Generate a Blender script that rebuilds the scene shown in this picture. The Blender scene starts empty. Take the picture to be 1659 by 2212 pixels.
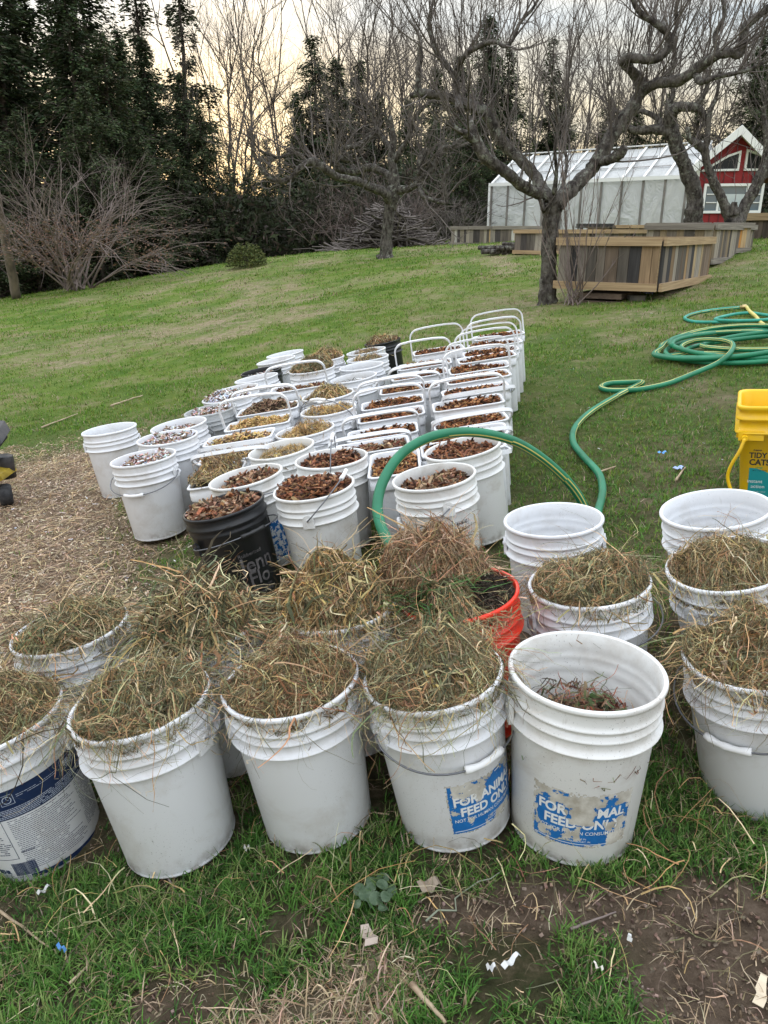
import bpy, math, random
import numpy as np
from mathutils import Matrix, Vector
rad = math.radians
random.seed(7)
RG = np.random.default_rng(11)
SC = bpy.context.scene
COL = SC.collection

# ------------------------------------------------------------------ camera
CAM = np.array([0.0, 0.0, 1.2]); PITCH = rad(20); FP = 1661.0; CX, CY = 829.5, 1106.0
cam_d = bpy.data.cameras.new('camera'); cam = bpy.data.objects.new('camera', cam_d); COL.objects.link(cam)
cam.location = CAM; cam.rotation_euler = (rad(70), 0, 0)
cam_d.sensor_fit = 'VERTICAL'; cam_d.sensor_height = 34.6; cam_d.lens = FP / 2212 * 34.6
cam_d.clip_start = 0.05; cam_d.clip_end = 2000
SC.camera = cam

# ------------------------------------------------------------------ world, sun, exposure
SC.view_settings.view_transform = 'Standard'; SC.view_settings.look = 'None'
SC.view_settings.exposure = 1.05; SC.view_settings.gamma = 1.0
SC.cycles.max_bounces = 5; SC.cycles.diffuse_bounces = 3; SC.cycles.glossy_bounces = 2; SC.cycles.transparent_max_bounces = 8
W = bpy.data.worlds.new('World'); SC.world = W; W.use_nodes = True
nt = W.node_tree; nt.nodes.clear()
def N(t, kind, **kw):
    n = t.nodes.new(kind)
    for k, v in kw.items():
        if k.startswith('i_'): n.inputs[int(k[2:]) if k[2:].isdigit() else k[2:]].default_value = v
        else: setattr(n, k, v)
    return n
def ramp(t, fac, stops, interp='LINEAR'):
    n = t.nodes.new('ShaderNodeValToRGB'); cr = n.color_ramp; cr.interpolation = interp
    while len(cr.elements) < len(stops): cr.elements.new(0.5)
    for e, (p, c) in zip(cr.elements, stops):
        e.position = p; e.color = (*c, 1) if len(c) == 3 else c
    t.links.new(fac, n.inputs[0]); return n.outputs[0]
def mathn(t, op, a, b=None, clamp=False):
    n = t.nodes.new('ShaderNodeMath'); n.operation = op; n.use_clamp = clamp
    for i, v in enumerate((a, b)):
        if v is None: continue
        if isinstance(v, (int, float)): n.inputs[i].default_value = v
        else: t.links.new(v, n.inputs[i])
    return n.outputs[0]
def mixc(t, fac, a, b, mode='MIX'):
    n = t.nodes.new('ShaderNodeMix'); n.data_type = 'RGBA'; n.blend_type = mode
    for i, v in ((0, fac), (6, a), (7, b)):
        if isinstance(v, (int, float)): n.inputs[i].default_value = v
        elif isinstance(v, tuple): n.inputs[i].default_value = (*v, 1)
        else: t.links.new(v, n.inputs[i])
    return n.outputs[2]
def noise(t, vec, scale, detail=4, rough=0.55, dist=0.0, out=0):
    n = t.nodes.new('ShaderNodeTexNoise'); n.inputs['Scale'].default_value = scale; n.inputs['Detail'].default_value = detail
    n.inputs['Roughness'].default_value = rough; n.inputs['Distortion'].default_value = dist
    if vec is not None: t.links.new(vec, n.inputs['Vector'])
    return n.outputs[out]
SUN_AZ, SUN_EL = rad(-12), rad(9)      # the low sun stands behind the wood, a little left of straight ahead
tc = N(nt, 'ShaderNodeTexCoord'); sep = N(nt, 'ShaderNodeSeparateXYZ'); nt.links.new(tc.outputs['Generated'], sep.inputs[0])
sky = N(nt, 'ShaderNodeTexSky', sky_type='NISHITA', sun_disc=False, sun_elevation=SUN_EL, sun_rotation=SUN_AZ)
mp = N(nt, 'ShaderNodeMapping'); mp.inputs['Scale'].default_value = (2.2, 2.2, 9.0); nt.links.new(tc.outputs['Generated'], mp.inputs[0])
base = ramp(nt, sep.outputs[2], [(0.0, (5.2, 3.1, 1.4)), (0.06, (6.0, 4.3, 2.2)), (0.13, (5.4, 4.7, 3.4)), (0.21, (3.9, 4.4, 4.8)), (0.5, (11.5, 12.3, 13.4)), (1.0, (13.0, 13.9, 15.2))])
cl = noise(nt, mp.outputs[0], 1.7, 6, 0.6, 0.3)
clf = ramp(nt, cl, [(0.38, (0, 0, 0)), (0.62, (1, 1, 1))])
lowf = ramp(nt, sep.outputs[2], [(0.25, (1, 1, 1)), (0.5, (.25, .25, .25))]); mid = mathn(nt, 'MULTIPLY', mathn(nt, 'MULTIPLY', clf, 0.6), lowf)
cloud = mixc(nt, mid, base, (3.3, 3.7, 4.2))
wg = ramp(nt, noise(nt, mp.outputs[0], 0.9, 4, 0.5), [(0.45, (0, 0, 0)), (0.6, (1, 1, 1))])
cloud = mixc(nt, mathn(nt, 'MULTIPLY', mathn(nt, 'MULTIPLY', wg, 0.5), lowf), cloud, (6.4, 5.1, 3.2))
fin = mixc(nt, 0.86, sky.outputs[0], cloud)
bg = N(nt, 'ShaderNodeBackground'); bg.inputs[1].default_value = 0.1; nt.links.new(fin, bg.inputs[0])
wo = N(nt, 'ShaderNodeOutputWorld'); nt.links.new(bg.outputs[0], wo.inputs[0])
sd = bpy.data.lights.new('sun', 'SUN'); sd.energy = 0.7; sd.angle = rad(25); sd.color = (1, 0.86, 0.66)
so = bpy.data.objects.new('sun', sd); COL.objects.link(so)
_d = Vector((math.sin(SUN_AZ) * math.cos(SUN_EL), math.cos(SUN_AZ) * math.cos(SUN_EL), math.sin(SUN_EL)))
so.rotation_euler = _d.to_track_quat('Z', 'Y').to_euler()

# ------------------------------------------------------------------ helpers
def tag(o, label=None, cat=None, group=None, kind=None):
    if label: o['label'] = label
    if cat: o['category'] = cat
    if group: o['group'] = group
    if kind: o['kind'] = kind
    return o
def empty(name, loc=(0, 0, 0), label=None, cat=None, group=None):
    o = bpy.data.objects.new(name, None); o.location = loc; o.empty_display_size = 0.05; COL.objects.link(o)
    return tag(o, label, cat, group)
def mesh_np(name, V, Fs, mat, cols=None, smooth=False):
    """V (n,3); Fs list of (m,k) index arrays; cols per-vertex colours."""
    me = bpy.data.meshes.new(name); V = np.asarray(V, np.float32)
    me.vertices.add(len(V)); me.vertices.foreach_set('co', V.ravel())
    Fs = [np.asarray(f, np.int32) for f in Fs if len(f)]
    tot = np.concatenate([np.full(len(f), f.shape[1], np.int32) for f in Fs]); idx = np.concatenate([f.ravel() for f in Fs])
    me.loops.add(len(idx)); me.loops.foreach_set('vertex_index', idx)
    me.polygons.add(len(tot)); st = np.concatenate([[0], np.cumsum(tot)[:-1]]).astype(np.int32)
    me.polygons.foreach_set('loop_start', st)
    try: me.polygons.foreach_set('loop_total', tot)
    except Exception: pass
    me.polygons.foreach_set('use_smooth', np.full(len(tot), bool(smooth)))
    if cols is not None:
        a = me.color_attributes.new('Col', 'FLOAT_COLOR', 'POINT'); c = np.ones((len(V), 4), np.float32); c[:, :3] = cols
        a.data.foreach_set('color', c.ravel())
    me.update(calc_edges=True)
    if mat: me.materials.append(mat)
    return me
def obj(name, me, parent=None, loc=None):
    o = bpy.data.objects.new(name, me); COL.objects.link(o)
    if parent: o.parent = parent
    if loc is not None: o.location = loc
    return o
class MB:
    def __init__(s): s.v = []; s.q = []; s.t = []; s.c = []; s.n = 0
    def add(s, V, Q=None, T=None, col=None):
        V = np.asarray(V, float)
        if Q is not None and len(Q): s.q.append(np.asarray(Q) + s.n)
        if T is not None and len(T): s.t.append(np.asarray(T) + s.n)
        s.v.append(V); s.n += len(V)
        if col is not None:
            c = np.asarray(col, float); s.c.append(np.tile(c, (len(V), 1)) if c.ndim == 1 else c)
    def box(s, a, b, M=None, col=None):
        x0, y0, z0 = a; x1, y1, z1 = b
        V = np.array([(x, y, z) for z in (z0, z1) for y in (y0, y1) for x in (x0, x1)], float)
        if M is not None: V = V @ np.array(M.to_3x3()).T + np.array(M.translation)
        s.add(V, [(0, 2, 3, 1), (4, 5, 7, 6), (0, 1, 5, 4), (2, 6, 7, 3), (0, 4, 6, 2), (1, 3, 7, 5)], col=col)
    def prism(s, pts, ext, col=None):
        """pts planar polygon (3-D), extruded by vector ext"""
        P = np.asarray(pts, float); n = len(P); e = np.asarray(ext, float)
        s.v.append(np.vstack([P, P + e])); b = s.n; s.n += 2 * n
        s.q.append(np.array([(b + i, b + (i + 1) % n, b + n + (i + 1) % n, b + n + i) for i in range(n)]))
        c0 = [(b, b + i + 1, b + i) for i in range(1, n - 1)]; c1 = [(b + n, b + n + i, b + n + i + 1) for i in range(1, n - 1)]
        s.t.append(np.array(c0 + c1))
        if col is not None: s.c.append(np.tile(np.asarray(col, float), (2 * n, 1)))
    def tube(s, P, R, sides=8, col=None, cap=True):
        V, Q, T = tubes(np.asarray(P, float)[None], np.asarray(R, float)[None], sides, cap); s.add(V, Q, T, col)
    def mesh(s, name, mat, smooth=False):
        F = []
        if s.q: F.append(np.vstack(s.q))
        if s.t: F.append(np.vstack(s.t))
        return mesh_np(name, np.vstack(s.v), F, mat, np.vstack(s.c) if s.c else None, smooth)
    def obj(s, name, mat, parent=None, smooth=False, loc=None): return obj(name, s.mesh(name, mat, smooth), parent, loc)
def nrm(a): return a / np.maximum(np.linalg.norm(a, axis=-1, keepdims=True), 1e-9)
def tubes(P, R, sides=3, cap=False):
    """P (n,k,3) centre lines, R (n,k) radii"""
    n, k, _ = P.shape
    T = np.empty_like(P); T[:, 1:-1] = P[:, 2:] - P[:, :-2]; T[:, 0] = P[:, 1] - P[:, 0]; T[:, -1] = P[:, -1] - P[:, -2]; T = nrm(T)
    up = np.where(np.abs(T[:, :1, 2:3]) > 0.8, np.array([[[1., 0, 0]]]), np.array([[[0., 0, 1.]]])); U = np.empty_like(P)
    u = nrm(np.cross(T[:, 0], up[:, 0])); U[:, 0] = u
    for i in range(1, k):
        u = nrm(u - (u * T[:, i]).sum(-1, keepdims=True) * T[:, i]); U[:, i] = u
    Wv = np.cross(T, U); a = np.arange(sides) * 2 * math.pi / sides
    V = P[:, :, None] + R[:, :, None, None] * (np.cos(a)[:, None] * U[:, :, None] + np.sin(a)[:, None] * Wv[:, :, None])
    b = (np.arange(n)[:, None, None] * k + np.arange(k - 1)[None, :, None]) * sides; j = np.arange(sides)[None, None]; j2 = (j + 1) % sides
    Q = np.stack([b + j, b + j2, b + sides + j2, b + sides + j], -1).reshape(-1, 4); Tt = None
    if cap:
        Tt = []
        for i in range(n):
            for e, o_ in ((0, 1), (k - 1, 0)):
                c = (i * k + e) * sides
                for m in range(1, sides - 1): Tt.append((c, c + m + 1, c + m) if o_ else (c, c + m, c + m + 1))
        Tt = np.array(Tt)
    return V.reshape(-1, 3), Q, Tt
def catmull(P, per=6):
    P = np.asarray(P, float); E = np.vstack([2 * P[0] - P[1], P, 2 * P[-1] - P[-2]]); out = []
    for i in range(len(P) - 1):
        p0, p1, p2, p3 = E[i:i + 4]
        for t in np.arange(per) / per: out.append(0.5 * (2 * p1 + (p2 - p0) * t + (2 * p0 - 5 * p1 + 4 * p2 - p3) * t * t + (3 * p1 - p0 - 3 * p2 + p3) * t ** 3))
    out.append(P[-1]); return np.array(out)
def vn(x, y, s=0):
    """2-D value noise in 0..1"""
    x = np.asarray(x, float); y = np.asarray(y, float); xi = np.floor(x); yi = np.floor(y); fx = x - xi; fy = y - yi
    fx = fx * fx * (3 - 2 * fx); fy = fy * fy * (3 - 2 * fy)
    h = lambda a, b: np.modf(np.abs(np.sin(a * 127.1 + b * 311.7 + s * 74.7) * 43758.5453))[0]
    return (h(xi, yi) * (1 - fx) + h(xi + 1, yi) * fx) * (1 - fy) + (h(xi, yi + 1) * (1 - fx) + h(xi + 1, yi + 1) * fx) * fy
def fbm(x, y, s=0): return vn(x, y, s) * .5 + vn(x * 2.1, y * 2.1, s + 1) * .3 + vn(x * 4.3, y * 4.3, s + 2) * .2
_Fw = np.array([0, math.cos(PITCH), -math.sin(PITCH)]); _Dn = np.array([0, -math.sin(PITCH), -math.cos(PITCH)]); _Rt = np.array([1., 0, 0])
def ray(px, py): return _Fw + (px - CX) / FP * _Rt + (py - CY) / FP * _Dn
def at(px, py, Y):            # point on the sight line at distance Y
    d = ray(px, py); return CAM + d * (Y / d[1])

# ------------------------------------------------------------------ materials
def new_mat(name):
    m = bpy.data.materials.new(name); m.use_nodes = True; t = m.node_tree; b = t.nodes['Principled BSDF']; return m, t, b
def m_plain(name, col, rough=0.6, metal=0.0, spec=0.5):
    m, t, b = new_mat(name); b.inputs['Base Color'].default_value = (*col, 1); b.inputs['Roughness'].default_value = rough
    b.inputs['Metallic'].default_value = metal; b.inputs['Specular IOR Level'].default_value = spec; return m
def bump(t, b, h, strength=0.4, dist=0.01):
    n = t.nodes.new('ShaderNodeBump'); n.inputs['Strength'].default_value = strength; n.inputs['Distance'].default_value = dist
    t.links.new(h, n.inputs['Height']); t.links.new(n.outputs[0], b.inputs['Normal'])
def m_attr(name, rough=0.75, transl=0.0, spec=0.25, nz=0.25, scale=60):
    m, t, b = new_mat(name); a = t.nodes.new('ShaderNodeVertexColor'); a.layer_name = 'Col'
    tcn = t.nodes.new('ShaderNodeTexCoord'); n1 = noise(t, tcn.outputs['Object'], scale, 3)
    v = ramp(t, n1, [(0.3, (1 - nz,) * 3), (0.7, (1 + nz,) * 3)]); c = mixc(t, 1.0, a.outputs[0], v, 'MULTIPLY')
    t.links.new(c, b.inputs['Base Color']); b.inputs['Roughness'].default_value = rough; b.inputs['Specular IOR Level'].default_value = spec
    if transl:
        tr = t.nodes.new('ShaderNodeBsdfTranslucent'); t.links.new(c, tr.inputs[0]); mx = t.nodes.new('ShaderNodeMixShader'); mx.inputs[0].default_value = transl
        out = t.nodes['Material Output']; t.links.new(b.outputs[0], mx.inputs[1]); t.links.new(tr.outputs[0], mx.inputs[2]); t.links.new(mx.outputs[0], out.inputs[0])
    return m
def m_noise(name, c1, c2, scale=8, rough=0.8, bumps=0.3, bscale=40, bd=0.01, stretch=(1, 1, 1), lo=.35, hi=.65, spec=0.3):
    m, t, b = new_mat(name); tcn = t.nodes.new('ShaderNodeTexCoord'); mpn = t.nodes.new('ShaderNodeMapping'); mpn.inputs['Scale'].default_value = stretch
    t.links.new(tcn.outputs['Object'], mpn.inputs[0])
    oi = t.nodes.new('ShaderNodeObjectInfo'); ad = t.nodes.new('ShaderNodeVectorMath'); ad.operation = 'ADD'
    t.links.new(mpn.outputs[0], ad.inputs[0]); cb = t.nodes.new('ShaderNodeCombineXYZ')
    for i in range(3): t.links.new(mathn(t, 'MULTIPLY', oi.outputs['Random'], 17.0 + i * 5), cb.inputs[i])
    t.links.new(cb.outputs[0], ad.inputs[1]); vec = ad.outputs[0]
    t.links.new(ramp(t, noise(t, vec, scale, 5, 0.6), [(lo, c1), (hi, c2)]), b.inputs['Base Color']); b.inputs['Roughness'].default_value = rough
    b.inputs['Specular IOR Level'].default_value = spec
    if bumps: bump(t, b, noise(t, vec, bscale, 4), bumps, bd)
    return m
def m_plastic(name, col, dirt=(0.40, 0.33, 0.24), speck=(0.04, 0.025, 0.015), rough=0.42, amount=1.0, trans=0.0):
    m, t, b = new_mat(name); tcn = t.nodes.new('ShaderNodeTexCoord'); oi = t.nodes.new('ShaderNodeObjectInfo')
    ad = t.nodes.new('ShaderNodeVectorMath'); ad.operation = 'ADD'; cb = t.nodes.new('ShaderNodeCombineXYZ')
    for i in range(3): t.links.new(mathn(t, 'MULTIPLY', oi.outputs['Random'], 13.0 + i * 7), cb.inputs[i])
    t.links.new(tcn.outputs['Object'], ad.inputs[0]); t.links.new(cb.outputs[0], ad.inputs[1]); v = ad.outputs[0]
    sm = ramp(t, noise(t, v, 7, 6, 0.65, 0.4), [(0.5, (0, 0, 0)), (0.78, (0.5 * amount,) * 3)])
    c = mixc(t, sm, (*col,), dirt)
    mp2 = t.nodes.new('ShaderNodeMapping'); mp2.inputs['Scale'].default_value = (1, 1, .22); mp2.inputs['Rotation'].default_value = (.2, .3, 0); t.links.new(v, mp2.inputs[0])
    st = ramp(t, noise(t, mp2.outputs[0], 55, 3, 0.6), [(0.66, (0, 0, 0)), (0.74, (0.35 * amount,) * 3)])
    c = mixc(t, st, c, (col[0] * .62, col[1] * .6, col[2] * .55))
    area = ramp(t, noise(t, v, 5, 2), [(0.42, (0, 0, 0)), (0.62, (1, 1, 1))])
    sp = mathn(t, 'MULTIPLY', ramp(t, noise(t, v, 330, 3, 0.6), [(0.66, (0, 0, 0)), (0.70, (1, 1, 1))]), area)
    c = mixc(t, mathn(t, 'MULTIPLY', sp, 0.85 * amount, True), c, speck)
    sx = t.nodes.new('ShaderNodeSeparateXYZ'); t.links.new(tcn.outputs['Object'], sx.inputs[0])
    low = ramp(t, sx.outputs[2], [(0.0, (1, 1, 1)), (0.05, (0, 0, 0))])
    md = mathn(t, 'MULTIPLY', low, ramp(t, noise(t, v, 30, 4), [(0.45, (0, 0, 0)), (0.65, (0.7, 0.7, 0.7))]))
    c = mixc(t, mathn(t, 'MULTIPLY', md, 1.0, True), c, (0.2, 0.14, 0.09))
    t.links.new(c, b.inputs['Base Color']); b.inputs['Roughness'].default_value = rough; b.inputs['Specular IOR Level'].default_value = 0.4
    bump(t, b, noise(t, v, 9, 3), 0.06, 0.01)
    if trans:
        tr = t.nodes.new('ShaderNodeBsdfTranslucent'); t.links.new(c, tr.inputs[0]); mx = t.nodes.new('ShaderNodeMixShader'); mx.inputs[0].default_value = trans
        t.links.new(b.outputs[0], mx.inputs[1]); t.links.new(tr.outputs[0], mx.inputs[2]); t.links.new(mx.outputs[0], t.nodes['Material Output'].inputs[0])
    return m
M = {}
M['white'] = m_plastic('white_plastic', (0.82, 0.83, 0.85), amount=.85, trans=0.12)
M['dirty'] = m_plastic('dirty_white_plastic', (0.81, 0.81, 0.79), amount=1.25, trans=0.1)
M['clear'] = m_plastic('milky_plastic', (0.62, 0.64, 0.64), trans=0.4)
M['black'] = m_plastic('black_plastic', (0.012, 0.013, 0.015), dirt=(0.05, 0.045, 0.04), speck=(.08, .07, .06), rough=0.38)
M['red'] = m_plastic('red_plastic', (0.78, 0.035, 0.012), rough=0.4)
M['yellow'] = m_plastic('yellow_plastic', (0.82, 0.50, 0.01), speck=(.05, .03, .02), rough=0.4, amount=.6)
M['wire'] = m_plain('steel_wire', (0.16, 0.165, 0.18), 0.45, 0.6)
M['grip'] = m_plain('white_grip', (0.8, 0.8, 0.8), 0.5)
M['blackgrip'] = m_plain('black_grip', (0.02, 0.02, 0.02), 0.5)
M['hay'] = m_attr('hay_strands', 0.7, 0.15, nz=.2)
M['chips'] = m_attr('wood_chips', 0.85, 0, nz=.35, scale=90)
M['grass'] = m_attr('grass_blades', 0.6, 0.3, nz=.1)
M['needles'] = m_attr('needles', 0.8, 0.15, nz=.2, scale=3)
M['bark'] = m_noise('orchard_bark', (0.032, 0.026, 0.022), (0.13, 0.115, 0.10), 16, 0.95, 1.0, 30, 0.05, (1, 1, .45), .38, .62)
M['twig'] = m_noise('twig_bark', (0.075, 0.062, 0.055), (0.17, 0.145, 0.13), 2, 0.85, 0)
M['woodbark'] = m_noise('forest_bark', (0.075, 0.06, 0.05), (0.17, 0.145, 0.125), 1.5, 0.9, 0)
M['darkbark'] = m_noise('conifer_bark', (0.045, 0.035, 0.03), (0.10, 0.08, 0.07), 3, 0.9, 0)
M['soil'] = m_noise('dark_soil', (0.018, 0.012, 0.009), (0.05, 0.035, 0.025), 60, 0.95, 1.0, 120, 0.01)
M['shrubtwig'] = m_noise('shrub_bark', (0.12, 0.09, 0.078), (0.25, 0.20, 0.18), 2, 0.85, 0)
# lichen on the orchard bark
def add_lichen(m):
    t = m.node_tree; b = t.nodes['Principled BSDF']; old = b.inputs['Base Color'].links[0].from_socket
    tcn = t.nodes.new('ShaderNodeTexCoord'); f = ramp(t, noise(t, tcn.outputs['Object'], 14, 6, 0.7), [(0.53, (0, 0, 0)), (0.60, (.75, .75, .75))])
    f2 = ramp(t, noise(t, tcn.outputs['Object'], 1.6, 2), [(0.4, (0.15, .15, .15)), (0.62, (1, 1, 1))])
    t.links.new(mixc(t, mathn(t, 'MULTIPLY', f, f2), old, (0.30, 0.31, 0.25)), b.inputs['Base Color'])
add_lichen(M['bark'])
# ------------------------------------------------------------------ bucket table: kind, x, y, z of the base centre, tilt (deg), scale / yaw
LAY = {'A1': ('c', -1.477, 4.156, -0.187, 7.2, 1.0), 'A2': ('c', -1.055, 3.391, -0.124, 7.5, 1.0), 'A3': ('c', -1.03, 3.691, -0.103, 6.1, 1.0), 'A4': ('c', -1.03, 3.992, -0.116, 9.2, 1.0), 'A5': ('c', -0.923, 4.273, -0.099, 8.8, 1.0), 'A5b': ('c', -0.893, 4.574, -0.091, 8.1, 1.0), 'A6': ('c', -0.881, 4.899, -0.102, 10.8, 0.983), 'A7': ('c', -0.795, 5.187, -0.086, 10.7, 1.0), 'A8': ('c', -0.82, 5.525, -0.099, 9.4, 1.0), 'A9': ('c', -0.74, 5.82, -0.057, 11.4, 1.0), 'A10': ('c', -0.714, 6.125, -0.056, 10.8, 1.0), 'B1': ('c', -0.495, 2.597, -0.079, 12.8, 1.0), 'B2': ('c', -0.472, 2.899, -0.057, 11.8, 1.0), 'B4': ('c', -0.385, 3.283, -0.042, 10.7, 1.0), 'B6': ('c', -0.328, 3.712, -0.081, 10, 1), 'B6b': ('c', -0.239, 3.998, -0.03, 8.8, 1.0), 'B6c': ('c', -0.26, 4.301, -0.014, 8.8, 1.0), 'C1': ('c', -0.128, 4.797, -0.017, 9.9, 1.0), 'C2': ('c', -0.1, 5.098, 0.008, 7.9, 1.0), 'C3': ('c', -0.06, 5.401, 0.014, 8.6, 1.0), 'C4': ('c', -0.07, 5.804, 0.005, 10.1, 1.0), 'BF': ('c', 0.06, 6.271, 0.013, 11.5, 1.0), 'HFa': ('c', -0.413, 4.939, 0.036, 8.0, 1.0), 'HFb': ('c', -0.38, 5.468, 0.013, 7.5, 1.0), 'G1': ('c', -0.173, 2.997, -0.014, 6.4, 1.0), 'G2': ('c', -0.197, 2.639, -0.021, 8.9, 1.0), 'G3': ('c', 0.235, 2.58, 0.039, 9.4, 1.0), 'G4': ('c', 0.377, 2.857, 0.078, 12.1, 1.0), 'H1': ('c', 0.551, 2.174, 0.013, 6.1, 1.0), 'H2': ('c', 1.011, 2.045, 0.117, 11.8, 1.0), 'H3': ('c', 0.949, 1.754, 0.083, 14.9, 1.0), 'K': ('c', 0.874, 1.45, -0.04, 10.7, 1.033), 'S5': ('c', 0.559, 1.729, 0.028, 8.0, 1.0), 'S4': ('c', 0.247, 1.718, 0.005, 9.8, 1.0), 'S3': ('c', -0.074, 1.699, -0.021, 6.9, 1.0), 'S2': ('c', -0.382, 1.686, -0.068, 11.0, 1.0), 'S1': ('c', -0.76, 1.756, -0.104, 8.0, 0.983), 'F5': ('c', 0.409, 1.349, -0.01, 0, 1.05), 'F4': ('c', 0.16, 1.38, -0.007, 9.5, 0.983), 'F3': ('c', -0.149, 1.41, -0.04, 8, 0.983), 'F2': ('c', -0.46, 1.39, -0.086, 9, 1.0), 'F1': ('c', -0.798, 1.463, -0.196, 12.2, 1.0), 'E1': ('r', 0.855, 5.5, 0.189, 9.0, 0), 'E2': ('r', 0.796, 5.23, 0.162, 9.0, 0), 'E3': ('r', 0.733, 4.97, 0.15, 9.0, 0), 'E4': ('r', 0.675, 4.72, 0.156, 9.0, 0), 'E5': ('r', 0.602, 4.46, 0.134, 9.0, 0), 'E6': ('r', 0.566, 4.21, 0.128, 9.0, 0), 'E7': ('r', 0.53, 3.98, 0.097, 9.0, 0), 'E8': ('r', 0.466, 3.75, 0.082, 9.0, 0), 'E9': ('r', 0.455, 3.54, 0.029, 9.0, 0), 'E10': ('r', 0.424, 3.323, 0.023, 9.0, 0), 'E11': ('r', 0.381, 3.113, 0.022, 9.0, 0), 'D1': ('r', 0.427, 5.35, 0.106, 9.0, 0), 'D2': ('r', 0.32, 5.05, 0.046, 9.0, 0), 'D3': ('r', 0.272, 4.75, 0.034, 9.0, 0), 'D4': ('r', 0.203, 4.45, 0.007, 9.0, 0), 'D5': ('r', 0.101, 4.18, -0.024, 9.0, 0), 'D6': ('r', 0.09, 3.92, -0.028, 9.0, 0), 'D7': ('r', 0.046, 3.66, -0.061, 9.0, 0), 'D8': ('r', -0.005, 3.4, -0.061, 9.0, 0), 'D9': ('r', 0.096, 2.97, -0.009, 9.0, 90), 'B3': ('r', -0.672, 3.212, -0.142, 9.0, 90), 'B5a': ('r', -0.645, 3.524, -0.136, 9.0, 0), 'B5b': ('r', -0.673, 3.76, -0.106, 9.0, 0), 'B8': ('r', -0.611, 3.996, -0.087, 9.0, 0), 'B7': ('r', -0.594, 4.25, -0.066, 9.0, 0), 'B9': ('r', -0.469, 4.682, -0.021, 9.0, 0)}
CTRL = [  # lawn control points: picture position on the ground and distance
 (1180, 660, 9.5), (1415, 652, 8.8), (1205, 652, 9.3), (1527, 597, 10.8), (1659, 545, 12.8), (1545, 572, 12.2), (1110, 545, 17), (975, 528, 24),
 (835, 556, 19), (700, 545, 23), (500, 568, 25), (300, 600, 24), (165, 630, 21), (0, 645, 23), (950, 525, 28), (1055, 498, 29), (1300, 496, 27), (1500, 496, 25.5), (1659, 496, 25),
 (0, 760, 12), (300, 700, 14), (600, 640, 15), (0, 900, 7.0), (900, 640, 11.5)]
def _ctl():
    P = []; L = []
    for v in LAY.values():
        if v[0] == 'c' or v[0] == 'r': P.append((v[1], v[2], v[3])); L.append(1.0)
    for px, py, Y in CTRL: P.append(tuple(at(px, py, Y))); L.append(.3)
    for x, y in [(-2.5, .5), (-2.5, 3), (-1.6, .8), (0, .3), (1.6, .3), (2.5, 2.5), (1.8, 4.5), (1.5, 1.2), (-1, .3), (2.5, 6), (-2.2, 1.8), (3.2, 4), (-1.7, 3.0), (3, .6), (-3.5, 5)]:
        P.append((x, y, .136 * x + .02 * y - .08)); L.append(.5)
    for p in [(-20, 34, -2.2), (-8, 36, -1.2), (0, 36, -.1), (8, 38, .9), (16, 34, 1.4), (-30, 20, -3.4), (26, 20, 2.2), (-25, 5, -3.0), (22, 3, 2.4), (-8, -6, -1.3), (8, -6, .9), (-15, 60, -1.5), (15, 60, 1), (0, 60, 0)]: P.append(p); L.append(1)
    return np.array(P), np.array(L)
_CP, _CL = _ctl()
def _U(r2): return np.where(r2 > 1e-12, r2 * np.log(np.maximum(r2, 1e-12)), 0) * .5
def _solve():
    X = _CP[:, :2]; n = len(X); r2 = ((X[:, None] - X[None]) ** 2).sum(-1); K = _U(r2) + np.diag(0.6 * _CL)
    A = np.zeros((n + 3, n + 3)); A[:n, :n] = K; A[:n, n] = 1; A[:n, n + 1:] = X; A[n, :n] = 1; A[n + 1:, :n] = X.T
    return np.linalg.solve(A, np.r_[_CP[:, 2], 0, 0, 0])
_S = _solve()
def H(x, y):
    x = np.asarray(x, float); y = np.asarray(y, float); sh = x.shape; xf = x.ravel(); yf = y.ravel(); out = np.empty(xf.size)
    xc = np.clip(xf, -32, 30); yc = np.clip(yf, -8, 62)
    for i in range(0, xf.size, 20000):
        a, b = xc[i:i + 20000], yc[i:i + 20000]; r2 = (a[:, None] - _CP[None, :, 0]) ** 2 + (b[:, None] - _CP[None, :, 1]) ** 2
        out[i:i + 20000] = _U(r2) @ _S[:-3] + _S[-3] + _S[-2] * a + _S[-1] * b
    return out.reshape(sh)
def h1(x, y): return float(H(np.array([x]), np.array([y]))[0])
def micro(x, y):
    f = np.clip(1.3 - np.hypot(x, y) / 9, 0, 1)
    return f * ((vn(x * 6, y * 6, 3) - .5) * .022 + (vn(x * 19, y * 19, 4) - .5) * .010 + (vn(x * 60, y * 60, 5) - .5) * .008 + (vn(x * 130, y * 130, 6) - .5) * .004 * (np.hypot(x, y) < 2.2)) - .004
def ground_at(px, py, up=0.0):
    d = ray(px, py); Y = np.geomspace(.4, 60, 900); P = CAM + d * (Y / d[1])[:, None]; g = P[:, 2] - H(P[:, 0], P[:, 1]) - up
    i = np.argmax(g < 0)
    if g[i] >= 0: return P[-1]
    t = g[i - 1] / (g[i - 1] - g[i]); return P[i - 1] * (1 - t) + P[i] * t
def chip_mask(x, y):   # strewn wood chips left of the buckets
    e = (fbm(x * 1.3, y * 1.3, 9) - .5) * .8
    m = np.clip((-.20 - .15 * y - x + e * 1.1) * 2.0 + (vn(x * 14, y * 14, 13) - .5) * .5, 0, 1) * np.clip((4.3 + 1.5 * np.clip((-1.35 - x) * 2, 0, 1) + e * 1.2 - y) * 1.6, 0, 1) * np.clip((y - 1.35 + e) * 2.5, 0, 1)
    return m
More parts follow.
